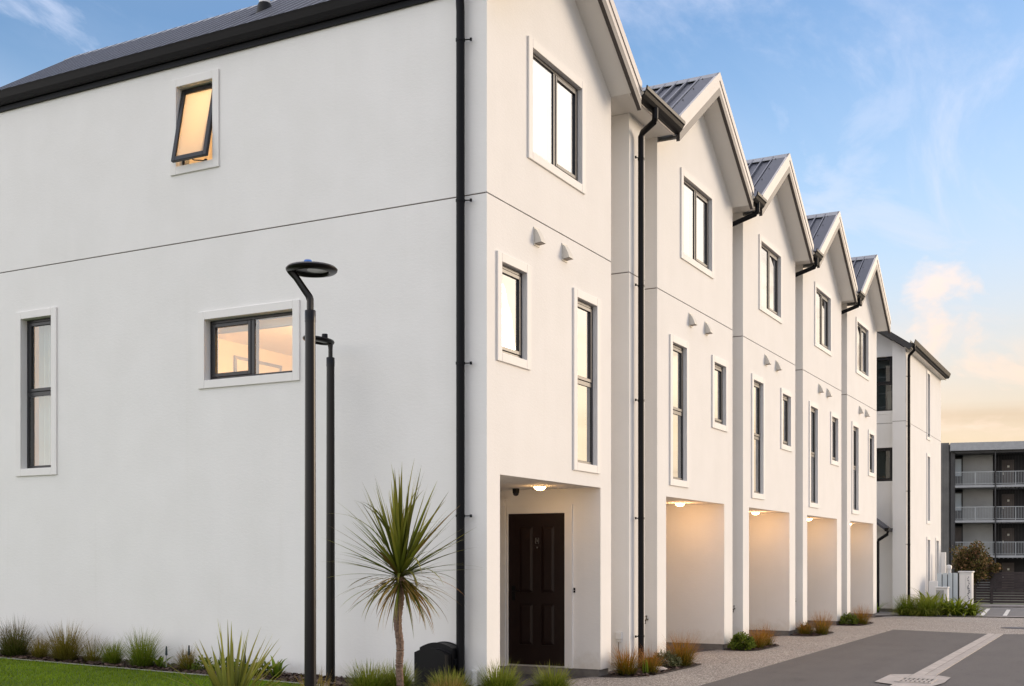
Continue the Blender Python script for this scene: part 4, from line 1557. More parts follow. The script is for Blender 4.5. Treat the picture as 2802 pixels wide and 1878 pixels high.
posts = [-4.1, -2.2, -0.95, 0.0, 1.15, 2.3, 3.5, 4.7, 5.9, 7.1]
for i, u in enumerate(posts):
    big = (i == 3)
    mb = MB().box(u - (0.045 if big else 0.022), u + (0.045 if big else 0.022), 0.0, 1.16 if big else 1.12, 0.0, 0.09 if big else 0.03, ffr)
    if big:
        mb.box(u - 0.06, u + 0.06, 1.16, 1.18, -0.015, 0.105, ffr)
    mb.build('fence_post', M['fence_wood'], FE)
for i in range(len(posts) - 1):
    for k in range(12):
        z0 = 0.05 + k * 0.09
        hgt = 0.074 if not (k >= 8) else 0.080
        MB().box(posts[i] + 0.025, posts[i + 1] - 0.025, z0 + rnd.uniform(-.002, .002), z0 + hgt, -0.02, 0.002, ffr).build('slat', M['fence_wood'], FE)

# ------------------------------------------------------------------ dark apartment block
AO = Vector((88.72, 7.73, 0))
AP = empty('apartment_block', (AO.x, AO.y, -0.9), 'dark grey apartment block with balcony rails beyond the fence', 'apartment block')


def afr(u, v, w):
    q = AO - WD * u - WN * w
    return (q.x, q.y, v)


UL = 26.0
mb = MB()
mb.box(-6.0, 0.55, -0.9, 10.85, -9, 0.25, afr)
mb.build('end_wall', M['apt_panel'], AP)
pj = MB()
for k in range(4):
    pj.box(0.10 + k * 0.13, 0.115 + k * 0.13, -0.9, 10.7, 0.25, 0.258, afr)
pj.build('cladding_joint', M['apt_dark'], AP)
MB().box(0.66, 0.98, -0.9, 10.65, -8, 0.3, afr).build('column', M['apt_dark'], AP)
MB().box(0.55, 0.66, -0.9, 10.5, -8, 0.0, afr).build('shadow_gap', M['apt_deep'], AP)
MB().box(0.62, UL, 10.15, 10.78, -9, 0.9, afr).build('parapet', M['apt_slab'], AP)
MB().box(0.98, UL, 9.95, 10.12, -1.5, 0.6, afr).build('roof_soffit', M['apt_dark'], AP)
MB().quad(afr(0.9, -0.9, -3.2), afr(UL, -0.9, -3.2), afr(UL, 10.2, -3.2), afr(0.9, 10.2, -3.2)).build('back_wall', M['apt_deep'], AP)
floors = [-0.95, 1.86, 4.64, 7.42]
for zf in floors[1:]:
    s = MB()
    s.box(0.98, UL, zf - 0.18, zf, -3.1, 0.55, afr)
    s.build('floor_slab', M['apt_slab'], AP)
for zf in floors:
    for bu in (0.0, 8.2, 16.4):
        w_ = MB().box(1.70 + bu, 3.95 + bu, zf, zf + 2.6, -1.6, -1.4, afr)
        w_.build('wall_panel', M['apt_grey'], AP)
        wf = MB()
        ring(wf, afr, 1.0 + bu, 1.70 + bu, zf + 0.75, zf + 2.35, 0.11, -1.5, -1.38)
        wo = wf.build('window', M['apt_dark'], AP)
        MB().quad(afr(1.1 + bu, zf + 0.85, -1.45), afr(1.6 + bu, zf + 0.85, -1.45), afr(1.6 + bu, zf + 2.25, -1.45), afr(1.1 + bu, zf + 2.25, -1.45)).build('pane', M['pale'] if zf > 3 else M['apt_door'], wo)
        MB().box(1.0 + bu, 1.70 + bu, zf, zf + 0.75, -1.6, -1.42, afr).build('spandrel', M['apt_dark'], AP)
        db = MB().box(4.80 + bu, 5.72 + bu, zf, zf + 2.22, -3.1, -3.02, afr)
        do = db.build('door', M['apt_door'], AP)
        MB().box(5.20 + bu, 5.36 + bu, zf + 1.60, zf + 1.76, -3.02, -3.0, afr).build('door_sign', M['sign_white'], do)
        MB().box(4.84 + bu, 4.92 + bu, zf + 1.0, zf + 1.2, -3.02, -2.98, afr).build('door_lock', M['sign_white'], do)
    if zf > 0:
        rl = MB()
        rl.box(1.0, UL, zf + 1.02, zf + 1.07, 0.46, 0.52, afr)
        rl.box(1.0, UL, zf + 0.08, zf + 0.12, 0.46, 0.52, afr)
        u = 1.03
        while u < 14:
            rl.box(u, u + 0.022, zf + 0.12, zf + 1.02, 0.48, 0.50, afr)
            u += 0.115
        for u in (2.47, 3.93, 5.4, 7.0, 8.6, 10.2):
            rl.box(u, u + 0.05, zf, zf + 1.02, 0.46, 0.52, afr)
        rl.build('balustrade', M['apt_rail'], AP, kind='stuff')
for u in (3.90, 12.1, 20.3):
    MB().box(u, u + 0.09, -0.9, 10.5, 0.55, 0.65, afr).build('post', M['apt_dark'], AP)
sn = MB()
u = 4.25
while u < 12:
    sn.box(u, u + 0.02, 2.0, 9.95, -0.3, -0.28, afr)
    u += 0.21
sn.build('wire_screen', M['apt_dark'], AP, kind='stuff')
tr_ = MB()
for zf in floors[1:]:
    u = 4.2
    while u < 12:
        tr_.box(u, u + 0.08, zf - 0.27, zf - 0.185, 0.40, 0.5, afr)
        u += 0.33
tr_.build('slab_bracket', M['apt_panel'], AP, kind='stuff')
# street lamp in front of it
q = afr(6.05, 0, 30)
SL = empty('street_lamp', (q[0], q[1], -0.9), 'slim grey street lamp in front of the dark apartments', 'street lamp')
zt = 5.25
MB().tube([(q[0], q[1], -0.9), (q[0], q[1], zt)], [0.075, 0.05], 10).build('pole', M['apt_panel'], SL)
MB().lathe((q[0], q[1], zt), [(0.06, 0), (0.28, 0.02), (0.30, 0.08), (0.18, 0.20), (0.0, 0.22)], 12).build('lamp_head', M['barge'], SL)


# ------------------------------------------------------------------ lamp posts by the side wall
def lamp_post(x, y, zb, zc, rot, label, cap, bent=True):
    o = empty('lamp_post', (x, y, zb), label, 'lamp post', 'black lamp posts by the side wall')
    MB().tube([(x, y, zb), (x, y, zc - 0.10)], [0.052, 0.045], 24).build('pole', M['lamp_black'], o)
    MB().lathe((x, y, zc - 0.10), [(0.0465, -0.001), (0.0475, 0.0), (0.0475, 0.095), (0.044, 0.10), (0.0, 0.10)], 24).build('collar', M['lamp_black'], o)
    cr, sr = math.cos(rot), math.sin(rot)
    def W(u, v, w): return (x + u * cr - v * sr, y + u * sr + v * cr, zc + w)
    # bent arm: box section sweeping back then joining the rim of the disc
    secs = [((0, 0, -0.02), 0.030), ((0, 0, 0.10), 0.030), ((0, 0, 0.13), 0.034), ((-0.004, 0, 0.165), 0.036), ((-0.03, 0, 0.19), 0.03)] if not bent else [((0, 0, -0.02), 0.036), ((0, 0, 0.09), 0.036), ((-0.010, 0, 0.12), 0.036), ((-0.115, 0, 0.275), 0.034), ((-0.155, 0, 0.325), 0.04), ((-0.165, 0, 0.345), 0.045)]
    arm = MB()
    n = 8
    for (c, r) in secs:
        for k in range(n):
            a = 2 * math.pi * k / n + math.pi / n
            arm.v.append(W(c[0] + r * 0.85 * math.cos(a), r * math.sin(a), c[2] + 0.35 * r * math.cos(a)))
    for s_ in range(len(secs) - 1):
        for k in range(n):
            arm.f.append((s_ * n + k, s_ * n + (k + 1) % n, (s_ + 1) * n + (k + 1) % n, (s_ + 1) * n + k))
            arm.mi.append(0)
    arm.sm = True
    arm.build('arm', M['lamp_black'], o)
    dx, dz, rd = (0.012, 0.352, 0.222) if bent else (-0.135, 0.198, 0.182)
    dc = W(dx, 0, dz)
    hd = MB()
    hd.lathe(dc, [(0.0, 0.030), (rd * 0.6, 0.030), (rd * 0.93, 0.020), (rd, 0.004), (rd * 0.985, -0.012), (rd * 0.93, -0.022), (rd * 0.72, -0.030), (rd * 0.66, -0.022), (rd * 0.64, -0.004), (0.0, -0.004)], 40)
    def tip(mb_):
        if not bent:          # the head is tipped up a little at its far end
            ca, sa = math.cos(R(8)), math.sin(R(8))
            out = []
            for q_ in mb_.v:
                e = Vector(q_) - Vector(dc)
                uu = e.x * cr + e.y * sr
                vv_ = -e.x * sr + e.y * cr
                u2, w2 = uu * ca + e.z * sa, -uu * sa + e.z * ca
                out.append((dc[0] + u2 * cr - vv_ * sr, dc[1] + u2 * sr + vv_ * cr, dc[2] + w2))
            mb_.v = out
        return mb_
    tip(hd).build('lamp_head', M['lamp_black'], o)
    ls = MB()
    lc = W(dx + 0.055, 0, dz)
    for k in range(28):
        a = 2 * math.pi * k / 28
        ls.v.append(W(dx + 0.05 + 0.09 * math.cos(a), 0.10 * math.sin(a), dz - 0.0075))
    ls.f.append(tuple(range(28)))
    ls.mi.append(0)
    tip(ls).build('lens', M['lens'], o)
    pc = W(-0.02 if bent else dx + 0.07, 0, dz + 0.025 - (0.012 if not bent else 0))
    MB().lathe(pc, [(0.034, 0.0), (0.034, 0.052), (0.030, 0.057), (0.0, 0.057)], 18).build('photocell', M[cap], o)
    return o


lamp_post(-3.155, -0.02, 0.10, 3.71, TH - R(90), 'nearer, taller-looking black lamp post with a blue cap on its disc head', 'blue_cap')
lamp_post(-0.42, 1.80, 0.16, 3.86, TH - R(90), 'farther black lamp post standing close against the side wall', 'plastic_black', bent=False)
pad = MB()
pad.lathe((-0.42, 1.80, 0.14), [(0.0, 0.03), (0.15, 0.03), (0.17, 0.01), (0.17, -0.05)], 20)
tag(pad.build('post_footing', M['channel']), 'round pale concrete footing under the farther lamp post', 'footing')

# black box with an arched lid against the wall
BX = empty('garden_box', (-0.22, 0.53, 0.13), 'black plastic box with an arched lid against the side wall', 'box')
def arch(a, b0, b1, z0, zs, zt, n=12):
    p = [(a, b0, z0), (a, b1, z0)]
    for k in range(n + 1):
        t = k / n
        y = b1 + (b0 - b1) * t
        p.append((a, y, zs + (zt - zs) * math.sin(math.pi * (0.08 + 0.84 * t)) ** 0.9))
    return p
MB().prism(arch(-0.36, 0.33, 0.70, 0.12, 0.52, 0.585), (0.14, 0, 0)).build('box_body', M['plastic_black'], BX, bevel=0.012)
MB().prism(arch(-0.225, 0.315, 0.715, 0.12, 0.56, 0.64), (0.19, 0, 0)).build('box_back', M['plastic_black'], BX, bevel=0.012)
MB().box(-0.18, -0.06, 0.300, 0.317, 0.40, 0.47).build('handle_recess', M['pipe'], BX)
wt = MB().tube([(-0.05, 0.13, 0.12), (-0.05, 0.13, 0.33)], 0.035, 12)
wt.lathe((-0.05, 0.13, 0.33), [(0.045, -0.01), (0.045, 0.02), (0.0, 0.022)], 12)
tag(wt.build('gully_riser', M['white_plastic']), 'short pale riser pipe with a dark cap at the wall corner', 'pipe')


# ------------------------------------------------------------------ planting
rng = np.random.default_rng(11)


def blades(n, center, r0, length, width, lean, curl, seg=5, rng=rng, basew=0.45, tipp=0.9, twist=0.3, az=None, zfun=None, lift=0.0):
    """arrays of curved tapering blades"""
    az_ = rng.uniform(0, 2 * np.pi, n) if az is None else rng.uniform(az[0], az[1], n)
    rr = r0 * np.sqrt(rng.uniform(0, 1, n))
    a2 = az_ + rng.normal(0, 0.5, n)
    root = np.stack([center[0] + rr * np.cos(a2), center[1] + rr * np.sin(a2), np.full(n, center[2]) + lift * rng.uniform(0, 1, n)], 1)
    if zfun is not None:
        root[:, 2] = zfun(root[:, 0], root[:, 1])
    L = rng.uniform(length[0], length[1], n)
    th0 = rng.uniform(lean[0], lean[1], n)
    kk = rng.uniform(curl[0], curl[1], n)
    ww = width * rng.uniform(0.7, 1.25, n)
    side = np.stack([-np.sin(az_ + rng.normal(0, twist, n)), np.cos(az_ + rng.normal(0, twist, n)), np.zeros(n)], 1)
    pos = root.copy()
    V = []
    T = []
    for s in range(seg + 1):
        t = s / seg
        wd = ww * (basew + (1 - basew) * min(1, t / 0.3)) * max(0.0, 1 - t) ** (1 - tipp + 0.35) if s < seg else ww * 0.0
        V.append(pos - side * (wd * 0.5)[:, None])
        V.append(pos + side * (wd * 0.5)[:, None])
        T += [t, t]
        th = th0 + kk * (t + 0.5 / seg) ** 1.6
        pos = pos + np.stack([np.sin(th) * np.cos(az_), np.sin(th) * np.sin(az_), np.cos(th)], 1) * (L / seg)[:, None]
    V = np.stack(V, 1)                        # n, 2(seg+1), 3
    att = np.zeros((n, 2 * (seg + 1), 3))
    att[:, :, 0] = np.array(T)[None, :]
    att[:, :, 1] = rng.uniform(0, 1, n)[:, None]
    att[:, :, 2] = rng.uniform(0, 1, n)[:, None]
    f = []
    for s in range(seg):
        f.append([2 * s, 2 * s + 1, 2 * s + 3, 2 * s + 2])
    f = np.array(f)
    idx = (np.arange(n) * 2 * (seg + 1))[:, None, None] + f[None]
    return V.reshape(-1, 3), idx.reshape(-1, 4), att.reshape(-1, 3)


def blade_mesh(name, sets, off=(0, 0, 0)):
    vs_, fs_, at_ = [], [], []
    o = 0
    for v, f, a in sets:
        vs_.append(v)
        fs_.append(f + o)
        at_.append(a)
        o += len(v)
    v = np.concatenate(vs_) - np.array(off)[None]
    f = np.concatenate(fs_)
    a = np.concatenate(at_)
    me = bpy.data.meshes.new(name)
    me.vertices.add(len(v))
    me.vertices.foreach_set('co', v.astype(np.float32).ravel())
    me.loops.add(f.size)
    me.loops.foreach_set('vertex_index', f.astype(np.int32).ravel())
    me.polygons.add(len(f))
    k = f.shape[1]
    me.polygons.foreach_set('loop_start', np.arange(0, f.size, k, dtype=np.int32))
    me.update(calc_edges=True)
    at = me.attributes.new('bl', 'FLOAT_VECTOR', 'POINT')
    at.data.foreach_set('vector', a.astype(np.float32).ravel())
    return me


def plant(name, sets, mat_, loc, label=None, cat=None, group=None, parent=None, kind=None):
    base = origin(parent) if parent is not None else Vector((0, 0, 0))
    me = blade_mesh(name, sets, tuple(Vector(loc)) if parent is None else tuple(base))
    me.materials.append(mat_)
    o = bpy.data.objects.new(name, me)
    COL.objects.link(o)
    if parent is not None:
        o.parent = parent
    else:
        o.location = loc
    return tag(o, label, cat, group, kind)


def tussock(loc, h, r, mat_, label, group, n=260, name='grass_tussock', curl=(0.1, 1.1), lean=(0.02, 0.75), width=0.006):
    s = [blades(n, loc, r * 0.35, (h * 0.55, h * 1.08), width, lean, curl, seg=5),
         blades(n // 3, loc, r * 0.30, (h * 0.9, h * 1.3), width * 0.8, (0.0, 0.45), (0.0, 0.9), seg=5),
         blades(n // 3, loc, r * 0.4, (h * 0.35, h * 0.7), width, (0.5, 1.0), (0.4, 1.1), seg=4)]
    return plant(name, s, mat_, loc, label, 'grass', group)


def leaf_obj(name, parent, root, az, lean, curl, L, W_, mat_, seg=8, roll=0.0, basew=0.4, tipp=0.85, fold=0.16, rv=None):
    """one strap leaf with a folded midrib, as its own object"""
    p = Vector(root)
    V, T, Fc = [], [], []
    for s in range(seg + 1):
        t = s / seg
        th = lean + curl * (t + 0.5 / seg) ** 1.7
        d = Vector((math.sin(th) * math.cos(az), math.sin(th) * math.sin(az), math.cos(th)))
        sd = Vector((-math.sin(az + roll), math.cos(az + roll), 0))
        nrm = d.cross(sd)
        w = W_ * (basew + (1 - basew) * min(1, t / 0.35)) * max(0.012, 1 - t ** 1.6) ** (0.95)
        V += [p - sd * w / 2 + nrm * w * fold, p, p + sd * w / 2 + nrm * w * fold]
        T += [t, t, t]
        p = p + d * (L / seg)
    for s in range(seg):
        Fc += [(3 * s, 3 * s + 1, 3 * s + 4, 3 * s + 3), (3 * s + 1, 3 * s + 2, 3 * s + 5, 3 * s + 4)]
    off = origin(parent)
    me = bpy.data.meshes.new(name)
    me.from_pydata([tuple(v - off) for v in V], [], Fc)
    at = me.attributes.new('bl', 'FLOAT_VECTOR', 'POINT')
    r1, r2 = (rnd.random(), rnd.random()) if rv is None else rv
    at.data.foreach_set('vector', np.array([(t, r1, r2) for t in T], dtype=np.float32).ravel())
    me.materials.append(mat_)
    me.polygons.foreach_set('use_smooth', [True] * len(me.polygons))
    o = bpy.data.objects.new(name, me)
    COL.objects.link(o)
    o.parent = parent
    return o


# front beds
TO = M['tussock_orange']
gO = 'orange grass tussocks along the house fronts'
tussock((3.46, -0.22, 0.0), 0.40, 0.31, TO, 'leftmost orange tussock, at the foot of the first house pier', gO, 330)
tussock((3.86, -0.40, 0.0), 0.34, 0.26, TO, 'orange tussock in front of the full-height black downpipe', gO, 260)
tussock((5.10, -0.42, 0.0), 0.47, 0.34, TO, 'tall orange tussock at the left edge of the second porch', gO, 380)
tussock((8.93, -0.42, 0.0), 0.37, 0.29, TO, 'orange tussock beside the round green shrub between second and third houses', gO, 260)
tussock((9.55, -0.40, 0.0), 0.37, 0.31, TO, 'orange tussock at the right tip of the bed between second and third houses', gO, 240)
tussock((13.03, -0.22, 0.0), 0.29, 0.24, TO, 'small orange tussock left of the silvery shrub between third and fourth houses', gO, 220)
tussock((13.35, -0.50, 0.0), 0.45, 0.31, TO, 'orange tussock right of the silvery shrub between third and fourth houses', gO, 280)
tussock((17.55, -0.46, 0.0), 0.45, 0.31, TO, 'farthest orange tussock, between fourth and fifth houses', gO, 260)


def shrub(loc, r, h, mat_, label, n=900, leaf=0.035, name='shrub', group='small shrubs along the house fronts'):
    """rounded bush of many small leaves on short stems"""
    u = rng.normal(0, 1, (n, 3))
    u /= np.linalg.norm(u, axis=1)[:, None]
    u[:, 2] = np.abs(u[:, 2])
    rad = rng.uniform(0.55, 1.05, n) ** 0.7
    lump = 1 + 0.18 * np.sin(5 * np.arctan2(u[:, 1], u[:, 0]) + 3 * u[:, 2])
    c = u * rad[:, None] * lump[:, None] * np.array([r, r, h])[None] + np.array(loc)[None]
    d = u + rng.normal(0, 0.6, (n, 3)) + np.array([0, 0, 0.4])[None]
    d /= np.linalg.norm(d, axis=1)[:, None]
    s = np.cross(d, rng.normal(0, 1, (n, 3)))
    s /= np.linalg.norm(s, axis=1)[:, None]
    L = leaf * rng.uniform(0.6, 1.3, n)[:, None]
    v = np.stack([c - s * L * 0.22, c + d * L * 0.5 - s * L * 0.3, c + d * L, c + d * L * 0.5 + s * L * 0.3], 1)
    t = np.clip(rad, 0, 1)
    at = np.zeros((n, 4, 3))
    at[:, :, 0] = np.clip((t[:, None] - 0.55) * 2.0 + rng.normal(0, 0.12, (n, 1)), 0, 1)
    at[:, :, 1] = rng.uniform(0, 1, (n, 1))
    at[:, :, 2] = rng.uniform(0, 1, (n, 1))
    f = np.arange(n * 4).reshape(n, 4)
    return plant(name, [(v.reshape(-1, 3), f, at.reshape(-1, 3))], mat_, loc, label, 'shrub', group)


shrub((4.78, -0.28, 0.02), 0.20, 0.20, M['silver'], 'low dark shrub with pale specks between the two near orange tussocks', 1300, 0.03)
shrub((8.55, -0.26, 0.02), 0.19, 0.23, M['hebe'], 'round green shrub between the second and third houses', 1500, 0.05)
shrub((13.30, -0.18, 0.02), 0.15, 0.20, M['silver'], 'small silvery shrub between the third and fourth houses', 900, 0.03)
shrub((17.30, -0.20, 0.02), 0.20, 0.23, M['hebe'], 'dark round shrub between the fourth and fifth houses', 1100, 0.045)
st_ = MB().lathe((4.32, -0.33, 0.005), [(0.0, 0.05), (0.10, 0.045), (0.15, 0.025), (0.16, 0.0)], 14)
tag(st_.build('flat_stone', M['channel']), 'flat pale stone lying in the mulch of the nearest bed', 'stone')
ir = empty('iris_clump', (3.62, -0.44, 0.01), 'small upright green strap leaves between the two leftmost orange tussocks', 'plant')
for k in range(6):
    leaf_obj('leaf', ir, (3.62 + rnd.uniform(-.03, .03), -0.44 + rnd.uniform(-.03, .03), 0.01), rnd.uniform(0, 6.28), rnd.uniform(0.0, 0.2), 0.1, rnd.uniform(0.18, 0.26), 0.03, M['leafy'])

# side bed
gS = 'grass clumps along the foot of the side wall'
def sz(a, b): return side_z(a, b)
for b, h, r, m_, lab, n in (
        (7.05, 0.44, 0.36, 'tussock_dark', 'leftmost and darkest grass clump, at the left edge of the photo', 420),
        (6.56, 0.27, 0.20, 'tussock_straw', 'short yellow-green clump right of the leftmost dark clump', 240),
        (6.08, 0.44, 0.34, 'tussock_straw', 'large straw-tinged clump, third from the left along the wall', 360),
        (5.60, 0.34, 0.20, 'tussock_straw', 'thin sparse straw clump right of the large straw-tinged one', 90),
        (5.24, 0.28, 0.20, 'tussock_green', 'compact bright green clump in the middle of the side bed', 300),
        (4.72, 0.42, 0.30, 'tussock_green', 'spiky green clump with tall thin stalks, left of the lavender', 300),
        (3.98, 0.26, 0.18, 'tussock_straw', 'low rusty clump behind the spiky flax', 200)):
    tussock((-0.40, b, sz(-0.4, b)), h * 1.08, r * 1.15, M[m_], lab, gS, int(n * 1.4))
for b, hh, lab in ((4.30, 0.27, 'lavender spike with grey-green leaves right of the spiky green clump'), (3.93, 0.30, 'lavender spike rising from the low rusty clump'), (3.05, 0.24, 'lavender spike just right of the spiky flax')):
    lv = empty('lavender', (-0.42, b, sz(-.4, b)), lab, 'plant', 'lavender spikes in the side bed')
    z0 = sz(-0.4, b)
    MB().tube([(-0.42, b, z0), (-0.42, b, z0 + hh * 0.65)], 0.006, 6).build('stem', M['apt_grey'], lv)
    MB().lathe((-0.42, b, z0 + hh * 0.62), [(0.0, 0.0)] + [((0.013 + 0.004 * (k % 2)) * (1.15 - 0.05 * k), hh * 0.45 * k / 12) for k in range(1, 12)] + [(0.0, hh * 0.45)], 7).build('flower_spike', M['lavender'], lv)
    for k in range(12):
        leaf_obj('leaf', lv, (-0.42, b, z0), rnd.uniform(0, 6.28), rnd.uniform(0.3, 1.1), 0.4, rnd.uniform(0.10, 0.2), 0.03, M['silver'] if k % 2 else M['leafy'])
for (a, b, lab, ln_, nn_) in ((-0.45, 2.55, 'dark broad-leaved lily clump just left of the nearer lamp post', 0.30, 16), (-0.40, 4.45, 'pale young lily shoot beside the lavender in the side bed', 0.24, 8), (-0.42, 2.95, 'low dark broad-leaved clump behind the spiky flax', 0.24, 12)):
    ly = empty('lily_clump', (a, b, sz(a, b)), lab, 'plant', 'broad-leaved lilies in the side bed')
    for k in range(nn_):
        leaf_obj('leaf', ly, (a + rnd.uniform(-.04, .04), b + rnd.uniform(-.04, .04), sz(a, b)), rnd.uniform(0, 6.28), rnd.uniform(0.15, 0.7), rnd.uniform(0.6, 1.3), ln_ * rnd.uniform(0.7, 1.2), 0.065, M['leafy'], tipp=0.9)
for k, b in enumerate((3.75, 3.45, 3.2, 2.85)):
    shrub((-0.36, b, sz(-.4, b) + 0.02), 0.12, 0.13 + 0.03 * (k % 2), M['hebe'], ('dark seedling bush %s the spiky flax' % ('behind the left of', 'directly behind', 'behind the right of', 'right of')[k]), 260, 0.04, name='seedling', group='low seedlings in the side bed')

# spiky flax in the foreground lawn
fx0 = Vector((-2.86, 1.124, 0.146))
FX = empty('spiky_flax', fx0, 'spiky yellow-green flax rosette in the lawn at the bottom left', 'plant')
for k in range(64):
    t = k / 64
    az = rnd.uniform(0, 6.283)
    ln_ = 0.05 + 1.15 * t ** 1.1 + rnd.uniform(-.06, .06)
    leaf_obj('leaf', FX, fx0 + Vector((math.cos(az) * 0.05, math.sin(az) * 0.05, rnd.uniform(-.02, .10))), az, max(0.02, ln_), rnd.uniform(-0.05, 0.18), rnd.uniform(0.60, 0.82) * (1 - 0.12 * t), rnd.uniform(0.038, 0.056), M['flax'], roll=rnd.uniform(-.9, .9), basew=0.7, fold=0.2)

# cabbage tree: ringed trunk, upright crown and drooping skirt
cb0 = Vector((-1.29, 0.30, 0.11))
CT = empty('cabbage_tree', cb0, 'young cabbage tree with a slim brown trunk and spiky crown before the side wall', 'tree')
right = Vector((math.sin(TH), -math.cos(TH), 0))
tp, tr2 = [], []
for k in range(110):
    t = k / 109
    z = cb0.z + t * 1.28
    sx = 0.012 * math.sin(t * 7.0) + 0.03 * (t - 0.5) * 0.6 + 0.008 * math.sin(t * 17)
    tp.append(Vector((cb0.x, cb0.y, z)) + right * (sx + 0.005))
    tr2.append((0.036 + 0.008 * t) * (1 + 0.07 * math.sin(k * 2.9) + rnd.uniform(-.10, .10)))
MB().tube(tp, tr2, 14).build('trunk', M['bark'], CT)
top = tp[-1]
for k in range(125):
    t = (k + 0.5) / 125
    az = k * 2.399963 + rnd.uniform(-.3, .3)
    lean = 0.03 + 1.40 * t ** 1.25 + rnd.uniform(-.13, .13)
    L = (1.0 - 0.20 * t) * rnd.uniform(0.80, 1.05)
    curl = rnd.uniform(-0.05, 0.2) + 0.9 * max(0, t - 0.35) * rnd.uniform(0.0, 1.6) + (rnd.uniform(0.6, 1.4) if rnd.random() < 0.12 else 0)
    leaf_obj('leaf', CT, top + Vector((math.cos(az) * 0.018, math.sin(az) * 0.018, rnd.uniform(-.04, .16) * (1 - t) + 0.0)), az, lean, curl, L * 1.07, rnd.uniform(0.034, 0.056), M['cordyline'] if rnd.random() < 0.93 or t < 0.4 else M['cordyline_dry'], roll=rnd.uniform(-1.0, 1.0), basew=0.55, fold=0.12)
for k in range(130):
    az = rnd.uniform(0, 6.283)
    leaf_obj('dry_leaf', CT, top + Vector((math.cos(az) * 0.025, math.sin(az) * 0.025, rnd.uniform(-.08, 0.02))), az, rnd.uniform(1.35, 2.5), rnd.uniform(0.15, 0.9), rnd.uniform(0.38, 0.72), rnd.uniform(0.018, 0.034), M['cordyline_dry'] if rnd.random() < 0.72 else M['cordyline'], roll=rnd.uniform(-1.2, 1.2), fold=0.1)

# green grasses at the corner bed, near the bottom of the frame
gC = 'green grass clumps around the cabbage tree'
for (a, b, h, r, m_, lab, n) in (
        (0.62, -0.50, 0.33, 0.24, 'tussock_green', 'bright green clump just right of the house corner', 420),
        (-0.35, -0.35, 0.34, 0.30, 'tussock_green', 'green clump at the foot of the house corner', 420),
        (-0.80, 0.00, 0.30, 0.34, 'tussock_green', 'arching grass clump in front of the black box', 420),
        (-1.05, 0.50, 0.36, 0.30, 'tussock_green', 'grass clump hugging the cabbage tree trunk on the right', 380),
        (-1.35, 0.62, 0.34, 0.30, 'tussock_green', 'grass clump hugging the cabbage tree trunk on the left', 380),
        (-1.25, -0.25, 0.30, 0.30, 'tussock_straw', 'straw-tinged clump in front of the cabbage tree', 300),
        (-1.9, 0.9, 0.30, 0.26, 'tussock_straw', 'sparse thin clump between the lamp posts and the cabbage tree', 70),
        (-2.4, 0.45, 0.30, 0.26, 'tussock_straw', 'sparse thin clump at the foot of the nearer lamp post', 60)):
    tussock((a, b, side_z(a, b) if a < 0 else 0.0), h * (0.92 if -1.3 < a < -0.5 else 1.05), r * 1.2, M[m_], lab, gC, int(n * 1.6), curl=(0.2, 1.5), width=0.0095)

# lush planting by the end block
gE = 'lush planting at the foot of the end block'
for (a, b, h, r, m_, lab) in ((22.85, -0.62, 0.52, 0.55, 'tussock_green', 'arching grey-green grass mound at the left of the lush planting'), (22.85, -1.12, 0.54, 0.6, 'tussock_green', 'arching grass mound in the middle front of the lush planting')):
    tussock((a, b, 0.0), h, r, M[m_], lab, gE, 1100, curl=(1.2, 2.4), lean=(0.1, 0.9), width=0.012)
for (a, b, h, lab) in ((23.7, -1.05, 0.86, 'tall strap-leaved clump at the back left of the lush planting'), (23.3, -1.50, 0.70, 'strap-leaved clump in the middle of the lush planting'), (23.15, -1.90, 0.66, 'strap-leaved clump near the right of the lush planting'), (23.3, -2.22, 0.56, 'low strap-leaved clump at the right tip of the lush planting')):
    ag = empty('agapanthus', (a, b, 0.0), lab, 'plant', 'strap-leaved clumps of the lush planting')
    for k in range(75):
        leaf_obj('leaf', ag, (a + rnd.uniform(-.12, .12), b + rnd.uniform(-.12, .12), 0.0), rnd.uniform(0, 6.28), rnd.uniform(0.1, 1.0), rnd.uniform(0.9, 2.2), h * rnd.uniform(0.7, 1.25), 0.075, M['lush'], seg=7)
fn = empty('fern', (23.5, 0.35, 0.0), 'dark fern-like clump by the lean-to downpipe', 'plant')
for k in range(16):
    leaf_obj('leaf', fn, (23.5, 0.35, 0.0), rnd.uniform(0, 6.28), rnd.uniform(0.2, 0.8), rnd.uniform(0.3, 1.2), rnd.uniform(0.35, 0.55), 0.06, M['leafy'], seg=6)


